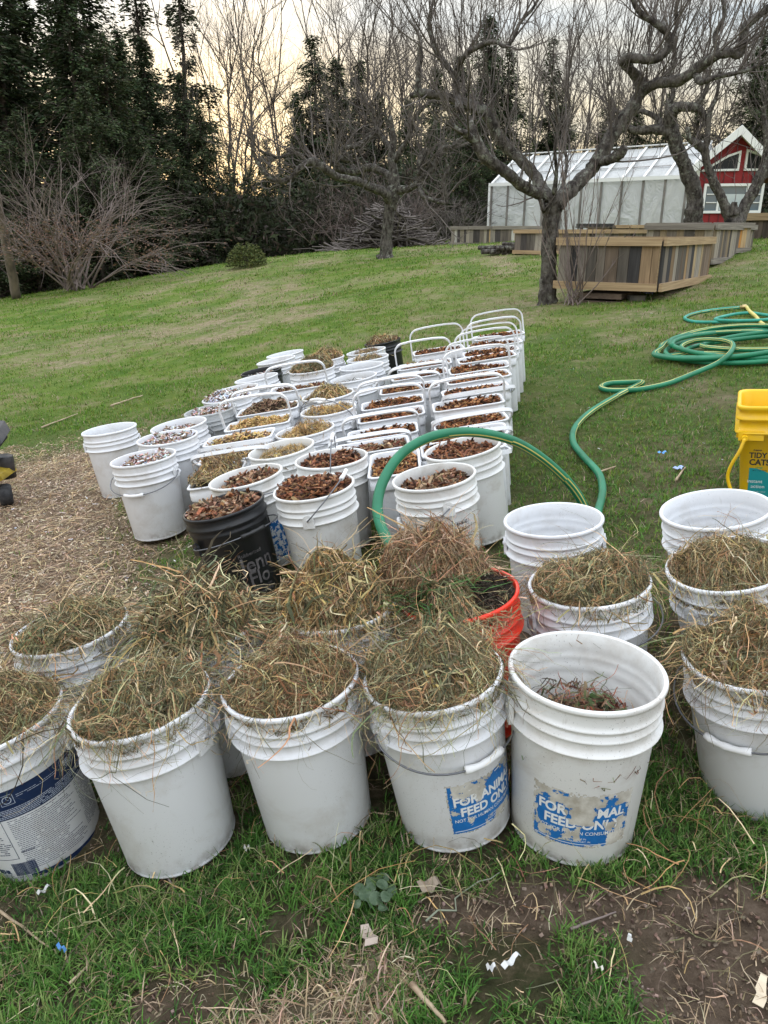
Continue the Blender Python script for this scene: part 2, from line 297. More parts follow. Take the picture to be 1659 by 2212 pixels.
def dirt_mask(x, y):
    d = lambda cx, cy, rx, ry: np.exp(-(((x - cx) / rx) ** 2 + ((y - cy) / ry) ** 2))
    n = fbm(x * 5, y * 5, 21)
    v = .9 * d(.55, .93, .2, .16) + .25 * d(-.06, .80, .06, .12) - .8 * d(.17, .72, .16, .22) + .6 * d(-.38, .97, .14, .12) + .7 * d(-.5, .78, .12, .1) + .7 * d(.78, 1.02, .15, .12) + .8 * d(.3, 1.12, .3, .06) + .5 * d(.8, .7, .12, .1) + .6 * d(-.7, .7, .15, .1)
    under = np.clip(1.2 - np.abs(y - 1.9) / .75, 0, 1) * .55 * (np.abs(x) < 1.6)
    return np.clip((v + under + n * .9 - .72) * 2.4, 0, 1)
def straw_mask(x, y):
    d = lambda cx, cy, rx, ry: np.exp(-(((x - cx) / rx) ** 2 + ((y - cy) / ry) ** 2))
    n = fbm(x * 6, y * 6, 33)
    near = d(-.17, .86, .16, .12) * 1.1 + d(-.03, 1.0, .12, .08) * .7 + d(-.22, .72, .12, .07) * .7
    far = np.clip((fbm(x * .45, y * .6, 41) - .50) * 6, 0, 1) * np.clip((y - 1.6) / 2, 0, 1) * .85
    path = np.exp(-((y - 9.2 - .4 * x) / 1.2) ** 2) * (x > .3) * .8
    left = np.exp(-((y - 10.8) / 1.8) ** 2) * np.clip((-x - 1.5) / 2, 0, 1)
    return np.clip((near + n * .5 - .45) * 2.5, 0, 1) * (y < 1.8) + np.clip(far + path + left * (fbm(x * 1.1, y * 1.1, 5) > .45), 0, 1) * (y >= 1.8) * np.clip(fbm(x * 2.2, y * 2.6, 51) * 2.2 - .5, 0, 1)
def geo_axis(lo, hi, step, far, g=1.09):
    a = list(np.arange(lo, hi, step)); s = step; v = a[-1]; up = []
    while v < far[1]: s *= g; v += s; up.append(v)
    s = step; v = lo; dn = []
    while v > far[0]: s *= g; v -= s; dn.append(v)
    return np.array(dn[::-1] + a + up)
gx = geo_axis(-2.0, 2.0, .016, (-700, 700)); gy = geo_axis(.2, 5.0, .018, (-300, 900))
X, Y = np.meshgrid(gx, gy); Z = H(X, Y) + micro(X, Y)
far = np.clip((np.hypot(X, Y) - 62) / 60, 0, 1); Z = Z * (1 - far) + far * -1.0
nx, ny = len(gx), len(gy); ii = (np.arange(ny - 1)[:, None] * nx + np.arange(nx - 1)[None]).ravel()
near = np.clip(dirt_mask(X, Y), 0, 1); st = straw_mask(X, Y); ch = chip_mask(X, Y)
gc = np.stack([near * (Y < 2.4), st, ch], -1).reshape(-1, 3)
m, t, b = new_mat('lawn_ground'); a = t.nodes.new('ShaderNodeVertexColor'); a.layer_name = 'Col'; sp = t.nodes.new('ShaderNodeSeparateColor'); t.links.new(a.outputs[0], sp.inputs[0])
tcn = t.nodes.new('ShaderNodeTexCoord'); ob = tcn.outputs['Object']
soilc = ramp(t, noise(t, ob, 22, 6, 0.7), [(0.3, (0.075, 0.052, 0.036)), (0.52, (0.16, 0.115, 0.08)), (0.75, (0.28, 0.21, 0.155))])
grc = ramp(t, noise(t, ob, 24, 6, 0.7), [(0.3, (0.035, 0.032, 0.016)), (0.45, (0.060, 0.062, 0.026)), (0.58, (0.10, 0.085, 0.045)), (0.72, (0.19, 0.15, 0.095))])
grf = ramp(t, noise(t, ob, 1.1, 5, 0.6), [(0.35, (0.070, 0.13, 0.016)), (0.5, (0.115, 0.175, 0.024)), (0.66, (0.20, 0.185, 0.08))])
sy = t.nodes.new('ShaderNodeSeparateXYZ'); t.links.new(ob, sy.inputs[0])
fy = ramp(t, mathn(t, 'MULTIPLY', sy.outputs[1], .05), [(0.1, (0, 0, 0)), (0.4, (1, 1, 1))])
g = mixc(t, fy, grc, grf)
stc = ramp(t, noise(t, ob, 30, 5, 0.7), [(0.35, (0.14, 0.105, 0.065)), (0.6, (0.38, 0.30, 0.20))])
brk = ramp(t, noise(t, ob, 7, 6, .75), [(.38, (.15, .15, .15)), (.58, (1, 1, 1))]); brk2 = ramp(t, noise(t, ob, 2.2, 4, .7), [(.48, (0, 0, 0)), (.72, (.55, .55, .55))])
c = mixc(t, mathn(t, 'ADD', mathn(t, 'MULTIPLY', sp.outputs[1], brk), mathn(t, 'MULTIPLY', brk2, brk), True), g, stc)
c = mixc(t, sp.outputs[0], c, soilc)
chc = ramp(t, noise(t, ob, 45, 6, 0.75), [(0.32, (0.07, 0.045, 0.03)), (0.5, (0.22, 0.155, 0.105)), (0.68, (0.46, 0.36, 0.26))])
c = mixc(t, sp.outputs[2], c, chc)
t.links.new(c, b.inputs['Base Color']); b.inputs['Roughness'].default_value = .95; b.inputs['Specular IOR Level'].default_value = .15
bump(t, b, noise(t, ob, 70, 8, .8), 1.0, .02)
tag(obj('ground', mesh_np('ground', np.stack([X, Y, Z], -1).reshape(-1, 3), [np.stack([ii, ii + 1, ii + nx + 1, ii + nx], -1)], m, gc, True)), kind='structure')

# ------------------------------------------------------------------ far wooded hills
hx = np.linspace(-260, 260, 160); hy = np.linspace(70, 330, 50); HXg, HYg = np.meshgrid(hx, hy)
hz = -2 + np.clip((HYg - 75) / 60, 0, 1) * (6.5 + 4 * fbm(HXg * .02, HYg * .02, 77)) + (vn(HXg * .3, HYg * .3, 3) - .5) * 1.6 * (HYg > 80)
ii = (np.arange(49)[:, None] * 160 + np.arange(159)[None]).ravel()
tag(obj('hills', mesh_np('hills', np.stack([HXg, HYg, hz], -1).reshape(-1, 3), [np.stack([ii, ii + 1, ii + 161, ii + 160], -1)], m_noise('hill_woods', (0.035, 0.03, 0.026), (0.10, 0.085, 0.075), .6, .95, 0), None, True)), kind='structure')

# ------------------------------------------------------------------ grass blades
BK = np.array([(v[1], v[2], .128 if v[0] == 'c' else .135) for v in LAY.values()])
def keep_out(x, y):
    k = np.ones(len(x), bool)
    for bx, by, r in BK: k &= (x - bx) ** 2 + (y - by) ** 2 > r * r
    return k
def blades(P, L, Wd, az, lean, col, curl=.6):
    n = len(P); d = np.stack([np.cos(az), np.sin(az), 0 * az], -1); s = np.stack([-np.sin(az), np.cos(az), 0 * az], -1)
    hor1 = L * .5 * np.sin(lean); ver1 = L * .5 * np.cos(lean); l2 = np.minimum(lean + curl * RG.uniform(.3, 1.3, n), 2.0)
    p1 = P + d * hor1[:, None]; p1[:, 2] += ver1; p2 = p1 + d * (L * .5 * np.sin(l2))[:, None]; p2[:, 2] += L * .5 * np.cos(l2)
    w = (Wd * .5)[:, None]
    V = np.stack([P - s * w, P + s * w, p1 + s * w * .85, p1 - s * w * .85, p2], 1).reshape(-1, 3); b = np.arange(n)[:, None] * 5
    return V, b + np.array([[0, 1, 2, 3]]), b + np.array([[3, 2, 4]]), np.repeat(col, 5, 0)
def palette(n, cols, jit=.15):
    c = np.array(cols)[RG.integers(0, len(cols), n)]; return c * RG.uniform(1 - jit, 1 + jit, (n, 1)) * RG.uniform(1 - jit * .4, 1 + jit * .4, (n, 3))
GREEN = [(.055, .14, .022), (.085, .20, .032), (.13, .25, .05), (.04, .10, .02), (.18, .25, .07)]
FGREEN = [(.095, .20, .018), (.135, .24, .024), (.075, .16, .016), (.20, .235, .045)]
DRY = [(.42, .32, .2), (.52, .42, .28), (.33, .24, .15), (.28, .2, .12), (.48, .36, .26)]
def scatter(name, n, x0, x1, y0, y1, hgt, wid, tuft, label, dry=False, fan=True, green=GREEN, dens=None, lean=(.15, 1.0)):
    u = RG.random(n); cy = y0 + (y1 - y0) * u
    cx = RG.uniform(-1, 1, n)
    if fan: cx = cx * (cy * .56 + .25)
    else: cx = x0 + (cx + 1) / 2 * (x1 - x0)
    cx = cx + (x0 + x1) / 2 * (1 if fan else 0)
    k = dens(cx, cy) > RG.random(n); k &= keep_out(cx, cy); cx, cy = cx[k], cy[k]; n = len(cx)
    m_ = n * tuft; px = np.repeat(cx, tuft) + RG.normal(0, wid * 3.2, m_); py = np.repeat(cy, tuft) + RG.normal(0, wid * 3.2, m_)
    k = keep_out(px, py); px, py = px[k], py[k]; ti = np.repeat(np.arange(n), tuft)[k]; m_ = len(px)
    pz = H(px, py) + micro(px, py) - .003
    ts = RG.uniform(.55, 1.3, n)[ti]; L = hgt * ts * RG.uniform(.5, 1.3, m_); az = RG.uniform(0, 2 * math.pi, m_)
    if dry is True: col = palette(m_, DRY, .2)
    else:
        col = np.array(green)[RG.integers(0, len(green), n)][ti] * RG.uniform(.75, 1.3, (m_, 1)); dd = RG.random(m_) < (.06 + .5 * straw_mask(px, py)); col[dd] = palette(dd.sum(), DRY, .2) * .8
    V, Q, T, C = blades(np.stack([px, py, pz], -1), L, wid * RG.uniform(.6, 1.3, m_), az, RG.uniform(*lean, m_), col)
    return tag(obj(name, mesh_np(name, V, [Q, T], M['grass'], C)), label, kind='stuff')
gd_near = lambda x, y: np.clip((1 - dirt_mask(x, y)) * (1 - .75 * straw_mask(x, y)) * (1 - chip_mask(x, y)), 0, 1) * np.clip(fbm(x * 5, y * 5, 61) * 4.2 - 1.5 + 1.5 * np.exp(-((x - .17) / .15) ** 2 - ((y - .74) / .2) ** 2), .03, 1)
gd_mid = lambda x, y: np.clip(1 - 1.0 * straw_mask(x, y), .05, 1) * (1 - .98 * chip_mask(x, y)) * (1 - .7 * dirt_mask(x, y) * (y < 2.4)) * np.clip(fbm(x * 2.5, y * 2.5, 62) * 2.4 - .35, .15, 1) * np.clip((y / 2.5), .6, 1)
scatter('grass', 11500, 0, 0, .38, 1.62, .040, .0030, 11, 'thick green grass tufts growing in front of the first bucket row', dens=gd_near)
scatter('dry_grass', 3600, 0, 0, .38, 1.7, .04, .0021, 9, 'bleached dead grass matted among the green tufts in the foreground', dry=True, dens=lambda x, y: np.clip(straw_mask(x, y) * 1.0 + .15, 0, 1), lean=(.6, 1.5))
scatter('grass', 38000, 0, 0, 1.6, 6.5, .032, .0032, 5, 'short green lawn grass around the bucket rows', green=GREEN[:3] + FGREEN, dens=gd_mid)
scatter('grass', 34000, 0, 0, 6.0, 14, .04, .0065, 4, 'lawn grass on the slope behind the buckets', green=FGREEN, dens=gd_mid)
scatter('grass', 34000, 0, 0, 13, 30, .055, .014, 3, 'distant lawn grass up to the edge of the wood', green=FGREEN, dens=lambda x, y: gd_mid(x, y) * (y < 29))
scatter('dry_grass', 15000, 0, 0, 1.9, 13, .02, .0055, 3, 'thin dead straw lying across the lawn', dry=True, dens=lambda x, y: np.clip(straw_mask(x, y) + .08 - chip_mask(x, y), 0, 1), lean=(1.2, 1.55))

# flat litter: chips, straw bits, paper shreds
def flakes(n, x, y, z, L, Wd, T, col, tilt=.35):
    az = RG.uniform(0, math.pi * 2, n); ti = RG.normal(0, tilt, n); ro = RG.normal(0, tilt * 1.5, n)
    d = np.stack([np.cos(az) * np.cos(ti), np.sin(az) * np.cos(ti), np.sin(ti)], -1); s0 = np.stack([-np.sin(az), np.cos(az), 0 * az], -1)
    up = np.cross(d, s0); s = s0 * np.cos(ro)[:, None] + up * np.sin(ro)[:, None]; u = np.cross(d, s)
    c = np.stack([x, y, z], -1); V = []
    for a, sg in ((-1, -1), (1, -1), (1, 1), (-1, 1)):
        for h in (-1, 1):
            tp = np.where(a > 0, RG.uniform(.35, 1, n), 1)
            V.append(c + d * (a * L / 2 * RG.uniform(.8, 1.1, n))[:, None] + s * (sg * Wd / 2 * tp)[:, None] + u * (h * T / 2)[:, None])
    V = np.stack(V, 1).reshape(-1, 3); b = np.arange(n)[:, None] * 8
    F = np.concatenate([b + np.array([[1, 3, 5, 7]]), b + np.array([[0, 2, 3, 1]]), b + np.array([[2, 4, 5, 3]]), b + np.array([[4, 6, 7, 5]]), b + np.array([[6, 0, 1, 7]])])
    return V, F, np.repeat(col, 8, 0)
CHIPC = [(.50, .39, .28), (.34, .24, .16), (.20, .13, .085), (.66, .56, .44), (.11, .075, .05), (.44, .33, .23), (.58, .46, .33)]
def strew(name, n, dens, x0, x1, y0, y1, L, Wd, T, cols, label, tilt=.25, jit=.25):
    x = RG.uniform(x0, x1, n); y = RG.uniform(y0, y1, n); k = (dens(x, y) > RG.random(n)) & keep_out(x, y); x, y = x[k], y[k]; n = len(x)
    V, F, C = flakes(n, x, y, H(x, y) + micro(x, y) + RG.uniform(.001, .006, n), L * (.25 + 1.5 * RG.random(n) ** 2), Wd * (.3 + 1.4 * RG.random(n) ** 2), T * RG.uniform(.5, 1.4, n), palette(n, cols, jit), tilt)
    return tag(obj(name, mesh_np(name, V, [F], M['chips'], C)), label, kind='stuff')
def lay_strands(name, n, dens, x0, x1, y0, y1, L, Wd, cols, label, hgt=.012, K=6, curl=.16):
    x = RG.uniform(x0, x1, n); y = RG.uniform(y0, y1, n); k = (dens(x, y) > RG.random(n)) & keep_out(x, y); x, y = x[k], y[k]; n = len(x)
    az = RG.uniform(0, 6.28, n); tn = RG.normal(0, curl, n); ds = L * np.minimum(RG.gamma(2.5, .4, n), 1.9) / (K - 1); P = []; z0 = RG.uniform(.001, hgt, n); lift = RG.random(n) ** 3 * hgt * 2
    for j in range(K):
        P.append(np.stack([x, y, H(x, y) + micro(x, y) + z0 + lift * math.sin(math.pi * j / (K - 1))], -1)); az = az + tn + RG.normal(0, curl * .6, n); x = x + np.cos(az) * ds; y = y + np.sin(az) * ds
    P = np.stack(P, 1); T = nrm(np.gradient(P, axis=1)); S = nrm(np.cross(T, nrm(RG.normal(0, .4, (n, 1, 3)) + np.array([0, 0, 1])))); w = (Wd * np.minimum(RG.gamma(2.5, .4, n), 1.8))[:, None] * np.linspace(1, .5, K)[None]
    V = np.stack([P - S * w[..., None] * .5, P + S * w[..., None] * .5], 2).reshape(-1, 3); b = (np.arange(n)[:, None] * K + np.arange(K - 1)[None])[..., None] * 2; Q = (b + np.array([0, 1, 3, 2])).reshape(-1, 4)
    return tag(obj(name, mesh_np(name, V, [Q], M['hay'], np.repeat(palette(n, cols, .25), 2 * K, 0))), label, kind='stuff')
strew('wood_chips', 90000, chip_mask, -4.2, -.3, 1.3, 6.4, .021, .005, .0013, CHIPC, 'brown wood chips and straw strewn over the ground left of the buckets')
lay_strands('dry_straw', 40000, lambda x, y: chip_mask(x, y) * np.clip(fbm(x * 2, y * 2, 71) * 2.2 - .4, .15, 1), -3.8, -.3, 1.3, 5.8, .08, .0024, [(.50, .37, .21), (.62, .48, .29), (.34, .23, .13), (.22, .15, .09)], 'loose brown straw lying over the strewn wood chips')
lay_strands('dry_straw', 4200, lambda x, y: np.clip(.30 + .6 * dirt_mask(x, y), 0, 1), -1.2, 1.3, .38, 2.3, .035, .0013, [(.46, .34, .22), (.55, .44, .3), (.30, .21, .14), (.2, .14, .1)], 'thin bits of straw scattered on the soil in front of the first bucket row')
lay_strands('dry_grass', 9000, lambda x, y: np.clip(straw_mask(x, y) * 1.2, 0, 1), -.7, .5, .4, 1.4, .05, .0018, DRY, 'matted bleached grass lying flat in the foreground patch', .02)
strew('soil_crumbs', 16000, lambda x, y: dirt_mask(x, y), -1.2, 1.3, .4, 1.9, .0065, .0055, .0045, [(.16, .115, .08), (.22, .16, .12), (.12, .085, .06)], 'loose crumbs of brown soil on the bare foreground patches', .8)
strew('paper_shreds', 420, lambda x, y: np.clip(np.exp(-((x + 1.75) ** 2 + (y - 3.85) ** 2) / .03) + .25 * chip_mask(x, y) * (fbm(x * 3, y * 3, 8) > .5) + .5 * np.exp(-((x + 1.0) ** 2 + (y - 2.9) ** 2) / .05), 0, 1), -2.6, -.7, 2.2, 4.6, .035, .006, .0008, [(.75, .75, .74), (.8, .78, .75), (.7, .72, .8), (.75, .5, .5)], 'white shredded paper spilled on the wood chips', .3)
strew('paper_shreds', 700, lambda x, y: .16 + 0 * x, -2.5, 3.0, 3.2, 8.5, .022, .006, .0008, [(.72, .72, .7), (.65, .6, .5), (.6, .66, .75)], 'pale scraps of paper and bark scattered over the lawn', .3)
# ------------------------------------------------------------------ round bucket
BH, BR = .37, .15
RIBZ = [(.345, .0), (.322, .006), (.300, .007), (.272, .0115)]
def lathe(prof, seg=72):
    prof = np.asarray(prof, float); a = np.arange(seg) * 2 * math.pi / seg
    V = np.stack([prof[:, None, 0] * np.cos(a), prof[:, None, 0] * np.sin(a), np.repeat(prof[:, 1:2], seg, 1)], -1).reshape(-1, 3)
    i = (np.arange(len(prof) - 1)[:, None] * seg); j = np.arange(seg)[None]; j2 = (j + 1) % seg
    return V, np.stack([i + j, i + j2, i + seg + j2, i + seg + j], -1).reshape(-1, 4)
def rwall(z): return .1225 + (.1435 - .1225) * z / .37
def bucket_body(style='ribbed'):
    P = [(0, .002), (.114, .002), (.1185, 0), (.1220, .002), (.1235, .006), (.1215, .009), (rwall(.012), .012)]
    if style == 'ribbed':
        for z, fl in ((.272, .0125), (.301, .007), (.3235, .0065)):
            r = rwall(z); P += [(r - .0004, z - .010), (r + .001, z - .004), (r + fl - .001, z - .001), (r + fl, z + .001), (r + fl - .001, z + .0035), (r + .0035, z + .005), (r + .0015, z + .012)]
    elif style == 'wide':      # paint pail: one wide band with soft steps
        for z, fl in ((.285, .007), (.318, .010)):
            r = rwall(z); P += [(r, z - .008), (r + .001, z - .004), (r + fl, z), (r + fl + .0005, z + .004), (r + fl - .003, z + .009), (r + .004, z + .012)]
    elif style == 'plain':     # black pail: single ridge low under the rim
        for z, fl in ((.300, .004), (.326, .008)):
            r = rwall(z); P += [(r, z - .008), (r + fl, z - .003), (r + fl, z + .003), (r + .001, z + .008)]
    r = rwall(.35)
    P += [(r + .0015, .352), (r + .0025, .3585), (r + .0062, .360), (r + .0070, .362), (r + .0070, .3665), (r + .0055, .3692), (r + .003, .3700), (r - .001, .3692), (r - .0022, .367), (r - .0035, .35)]
    for z, dz in ((.325, .0015), (.303, .0015), (.275, .002)): P += [(rwall(z) - .0040, z + .008), (rwall(z) - .0040 + dz, z + .003), (rwall(z) - .0045, z - .006)]
    P += [(rwall(.2) - .004, .2), (rwall(.1) - .004, .1), (rwall(.012) - .004, .014), (rwall(.012) - .012, .009), (0, .009)]
    V, Q = lathe(P); return V, Q
BODY = {}
def body_mesh(style, mat):
    k = (style, mat)
    if k not in BODY:
        V, Q = bucket_body(style); BODY[k] = mesh_np('bucket_body', V, [Q], M[mat], None, True)
    return BODY[k]
def lug_mesh(mat, zl=.295):
    k = ('lug', mat, zl)
    if k not in BODY:
        mb = MB()
        for sx in (-1,):
            o = []
            for i in range(13): a = math.pi * i / 12; o.append((sx * .1425, .019 * math.cos(a), zl + .002 + .017 * math.sin(a)))
            o = [(sx * .1425, .021, zl - .030)] + o + [(sx * .1425, -.021, zl - .030)]
            mb.prism(o, (sx * .0095, 0, 0)); mb.tube([(sx * .151, 0, zl), (sx * .155, 0, zl)], [.006, .005], 12)
        BODY[k] = mb.mesh('handle_lug', M[mat])
    return BODY[k]
def bail(parent, beta, mat='wire', grip='grip', zl=.295, R=.168, gx=.0, gripw=.095, raise_=0):
    """beta: 90 upright, 0 level towards local -y, negative hanging"""
    b = rad(beta); pts = [(-.1525, 0, zl), (-.160, 0, zl)]
    for i in range(1, 24):
        a = math.pi * i / 24; x = -R * math.cos(a); s = (math.sin(a) ** .8) * R * .98
        pts.append((x, -s * math.cos(b), zl + s * math.sin(b)))
    pts += [(.160, 0, zl), (.1525, 0, zl)]
    mb = MB(); mb.tube(pts, [.0023] * len(pts), 8); w = mb.obj('bail', M[mat], parent, True)
    s = R * .985; c = np.array([gx, -s * math.cos(b), zl + s * math.sin(b)]); g = MB(); n = 9; P = []; Rr = []
    for i in range(n):
        u = -1 + 2 * i / (n - 1); P.append(c + np.array([u * gripw / 2, 0, 0]) + np.array([0, math.cos(b), -math.sin(b)]) * (.008 * u * u)); Rr.append(.0085 if i in (0, 1, n - 2, n - 1) or i == n // 2 else .0072)
    g.tube(P, Rr, 12); g.obj('grip', M[grip], w, True)
def pose(loc, phi, yaw=0, sc=1.0, pitch=0):
    return Matrix.Translation(loc) @ Matrix.Rotation(rad(-phi), 4, 'Y') @ Matrix.Rotation(rad(pitch), 4, 'X') @ Matrix.Rotation(rad(yaw), 4, 'Z') @ Matrix.Scale(sc, 4)
def bucket(key, label, mat='white', style='ribbed', yaw=0, beta=None, group='white round plastic buckets', name='plastic_bucket', gripmat='grip'):
    _, x, y, z, phi, sc = LAY[key]; o = empty(name, label=label, cat='bucket', group=group)
    h = h1(x, y); z = h + (z - h) * .65
    o.matrix_world = pose((x, y, z - .004), phi, yaw, sc, random.uniform(-1, 1)); BPOSE[key] = (o.matrix_world.copy(), yaw)
    obj('body', body_mesh(style, mat), o)
    zl = .295 if style != 'plain' else .262
    for r_ in (0, math.pi):
        l = obj('handle_lug', lug_mesh(mat, zl), o); l.rotation_euler = (0, 0, r_)
    if beta is not None: bail(o, beta, grip=gripmat, zl=zl)
    return o
BPOSE = {}

# ------------------------------------------------------------------ square litter tub with strap handle
def rrect(hx, hy, r, n=6):
    P = []
    for cx, cy, a0 in ((hx - r, hy - r, 0), (-hx + r, hy - r, 90), (-hx + r, -hy + r, 180), (hx - r, -hy + r, 270)):
        for i in range(n + 1): a = rad(a0 + 90 * i / n); P.append((cx + r * math.cos(a), cy + r * math.sin(a)))
    return np.array(P)
def loft(rings, cap0=True, cap1=False):
    n = len(rings[0]); V = np.vstack(rings); k = len(rings); i = np.arange(k - 1)[:, None] * n; j = np.arange(n)[None]; j2 = (j + 1) % n
    Q = np.stack([i + j, i + j2, i + n + j2, i + n + j], -1).reshape(-1, 4); T = []
    if cap0: T += [(0, q + 1, q) for q in range(1, n - 1)]
    if cap1: b = (k - 1) * n; T += [(b, b + q, b + q + 1) for q in range(1, n - 1)]
    return V, Q, np.array(T)
TUBH = .345
def tub_mesh(mat, hx=.168, hy=.098, collar=True):
    k = ('tub', mat, hx, hy)
    if k in BODY: return BODY[k]
    R = []
    def ring(dx, z, r=.035): p = rrect(hx + dx, hy + dx, r); R.append(np.c_[p, np.full(len(p), z)])
    ring(-.022, .003); ring(-.017, 0); ring(-.015, .004); ring(-.006, .27); ring(-.005, .285)
    if collar: ring(.002, .286); ring(.003, .289); ring(.003, .318); ring(.0, .322)
    else: ring(.006, .288); ring(.006, .294); ring(-.003, .297); ring(-.002, .315); ring(.006, .318); ring(.006, .324); ring(-.002, .327)
    ring(.001, .337); ring(.007, .339); ring(.008, .343); ring(.006, .3465); ring(-.001, .346); ring(-.004, .342); ring(-.006, .31); ring(-.012, .2, .034); ring(-.021, .012, .03); ring(-.026, .008, .03)
    V, Q, T = loft(R, True, True); me = mesh_np('tub_body', V, [Q, T], M[mat], None, True); BODY[k] = me; return me
def strap(parent, alpha, hx=.168, mat='white', h=.20, zp=.305):
    """flat plastic strap handle, alpha 90 upright"""
    a = rad(alpha); X = hx + .013; prof = []
    rc = .06
    for z in (0, .4, .8): prof.append((-X, z * (h - rc)))
    for i in range(7): t_ = math.pi / 2 * i / 6; prof.append((-X + rc - rc * math.cos(t_), h - rc + rc * math.sin(t_)))
    for u in (-.5, 0, .5): prof.append((u * (X - rc) * 1.2, h + .006 * (1 - u * u)))
    full = prof[:-3] + prof[-3:] + [(-x, z) for x, z in prof[:-3][::-1]]
    pr = np.array(full); n = len(pr); T = np.gradient(pr, axis=0); T = T / np.linalg.norm(T, axis=1)[:, None]; Nn = np.c_[-T[:, 1], T[:, 0]]
    rings = []
    for i in range(n):
        ring = []
        for d, w in ((-1, -1), (1, -1), (1, 1), (-1, 1)):
            q = pr[i] + Nn[i] * d * .0045; y = w * .0085; zz = q[1]
            ring.append((q[0], -zz * math.cos(a) + y * math.sin(a), zp + zz * math.sin(a) + y * math.cos(a)))
        rings.append(np.array(ring))
    V, Q, T2 = loft(rings, True, True); o = obj('strap_handle', mesh_np('strap_handle', V, [Q, T2], M[mat]), parent)
    for s in (-1, 1):
        k = ('pivot', s, mat, hx, zp)
        if k not in BODY: mb = MB(); mb.tube([(s * (hx - .004), 0, zp), (s * (hx + .018), 0, zp)], [.012, .011], 12); BODY[k] = mb.mesh('handle_pivot', M[mat], True)
        obj('handle_pivot', BODY[k], parent)
def tub(key, label, alpha, jy=0):
    _, x, y, z, phi, yaw = LAY[key]; o = empty('litter_tub', label=label, cat='tub', group='white square tubs with strap handles'); h = h1(x, y); z = h + (z - h) * .65
    o.matrix_world = pose((x, y, z - .004), phi, yaw + jy, 1); BPOSE[key] = (o.matrix_world.copy(), yaw)
    obj('body', tub_mesh('white'), o)
    if alpha is not None: strap(o, alpha, h=.20)
    return o

# ------------------------------------------------------------------ fillings
HAYC = [(.52, .36, .16), (.40, .29, .13), (.24, .22, .11), (.17, .17, .085), (.66, .56, .34), (.62, .50, .28), (.42, .23, .11), (.27, .15, .08), (.10, .08, .045), (.54, .33, .18), (.13, .12, .06), (.19, .19, .10)]
GOLDC = [(.62, .42, .17), (.52, .33, .12), (.70, .52, .26), (.40, .25, .10), (.3, .2, .09)]
GREENC = [(.18, .20, .095), (.26, .27, .14), (.36, .31, .17), (.52, .43, .24), (.14, .155, .08), (.40, .24, .12), (.30, .30, .19), (.10, .10, .055)]
REDC = [(.17, .068, .034), (.10, .042, .025), (.25, .105, .05), (.05, .025, .016), (.32, .17, .09)]
ORANGEC = [(.27, .105, .038), (.18, .066, .026), (.36, .165, .065), (.08, .034, .018), (.44, .26, .13), (.12, .05, .024), (.05, .024, .015)]
BROWNC = [(.24, .15, .09), (.15, .09, .055), (.34, .23, .14), (.08, .05, .03), (.42, .3, .2)]
PAPERC = [(.7, .7, .7), (.62, .6, .6), (.3, .2, .13), (.2, .13, .08), (.4, .3, .22), (.12, .08, .06), (.5, .28, .25), (.55, .6, .7)]
def inside(n, shape, hx, hy):
    if shape == 'c': r = hx * np.sqrt(RG.random(n)); a = RG.uniform(0, 2 * math.pi, n); return r * np.cos(a), r * np.sin(a)
    return RG.uniform(-hx, hx, n), RG.uniform(-hy, hy, n)
def chip_fill(cols, n=520, top=.315, hump=.02, shape='c', hx=.139, hy=.139, L=.036, slope=0, seed=0, sz=1):
    mb = MB(); g = 22
    if shape == 'c':
        rr = np.linspace(0, hx, 9); aa = np.arange(28) * 2 * math.pi / 28; xx = np.concatenate([[0], (rr[1:, None] * np.cos(aa)).ravel()]); yy = np.concatenate([[0], (rr[1:, None] * np.sin(aa)).ravel()])
        z0 = lambda x, y: top + hump * (1 - (x * x + y * y) / hx ** 2) + slope * x + (vn(x * 26 + seed, y * 26, 2) - .5) * .038
        T = [(0, 1 + j, 1 + (j + 1) % 28) for j in range(28)]; Q = [(1 + i * 28 + j, 1 + (i + 1) * 28 + j, 1 + (i + 1) * 28 + (j + 1) % 28, 1 + i * 28 + (j + 1) % 28) for i in range(7) for j in range(28)]
        mb.add(np.c_[xx, yy, z0(xx, yy) - .006], Q, T, np.array(cols[3]) * .5)
    else:
        z0 = lambda x, y: top + hump * (1 - (x / hx) ** 2) * (1 - (y / hy) ** 2) + slope * x + (vn(x * 26 + seed, y * 26, 2) - .5) * .038
        xs = np.linspace(-hx, hx, 20); ys = np.linspace(-hy, hy, 12); Xx, Yy = np.meshgrid(xs, ys); Q = [(j * 20 + i, j * 20 + i + 1, j * 20 + 21 + i, j * 20 + 20 + i) for j in range(11) for i in range(19)]
        mb.add(np.c_[Xx.ravel(), Yy.ravel(), z0(Xx.ravel(), Yy.ravel()) - .006], Q, None, np.array(cols[3]) * .5)
    x, y = inside(n, shape, hx * .95, hy * .93); V, F, C = flakes(n, x, y, z0(x, y) + RG.uniform(-.004, .008, n), L * RG.uniform(.35, 1.5, n), L * .24 * RG.uniform(.5, 1.6, n), np.full(n, .0035), palette(n, cols, .3), .42)
    # keep the chips within the wall
    r = np.hypot(V[:, 0], V[:, 1])
    if shape == 'c': f = np.minimum(1, hx / np.maximum(r, 1e-6)); V[:, 0] *= f; V[:, 1] *= f
    else: V[:, 0] = np.clip(V[:, 0], -hx, hx); V[:, 1] = np.clip(V[:, 1], -hy, hy)
    mb.add(V, F, None, C); return mb
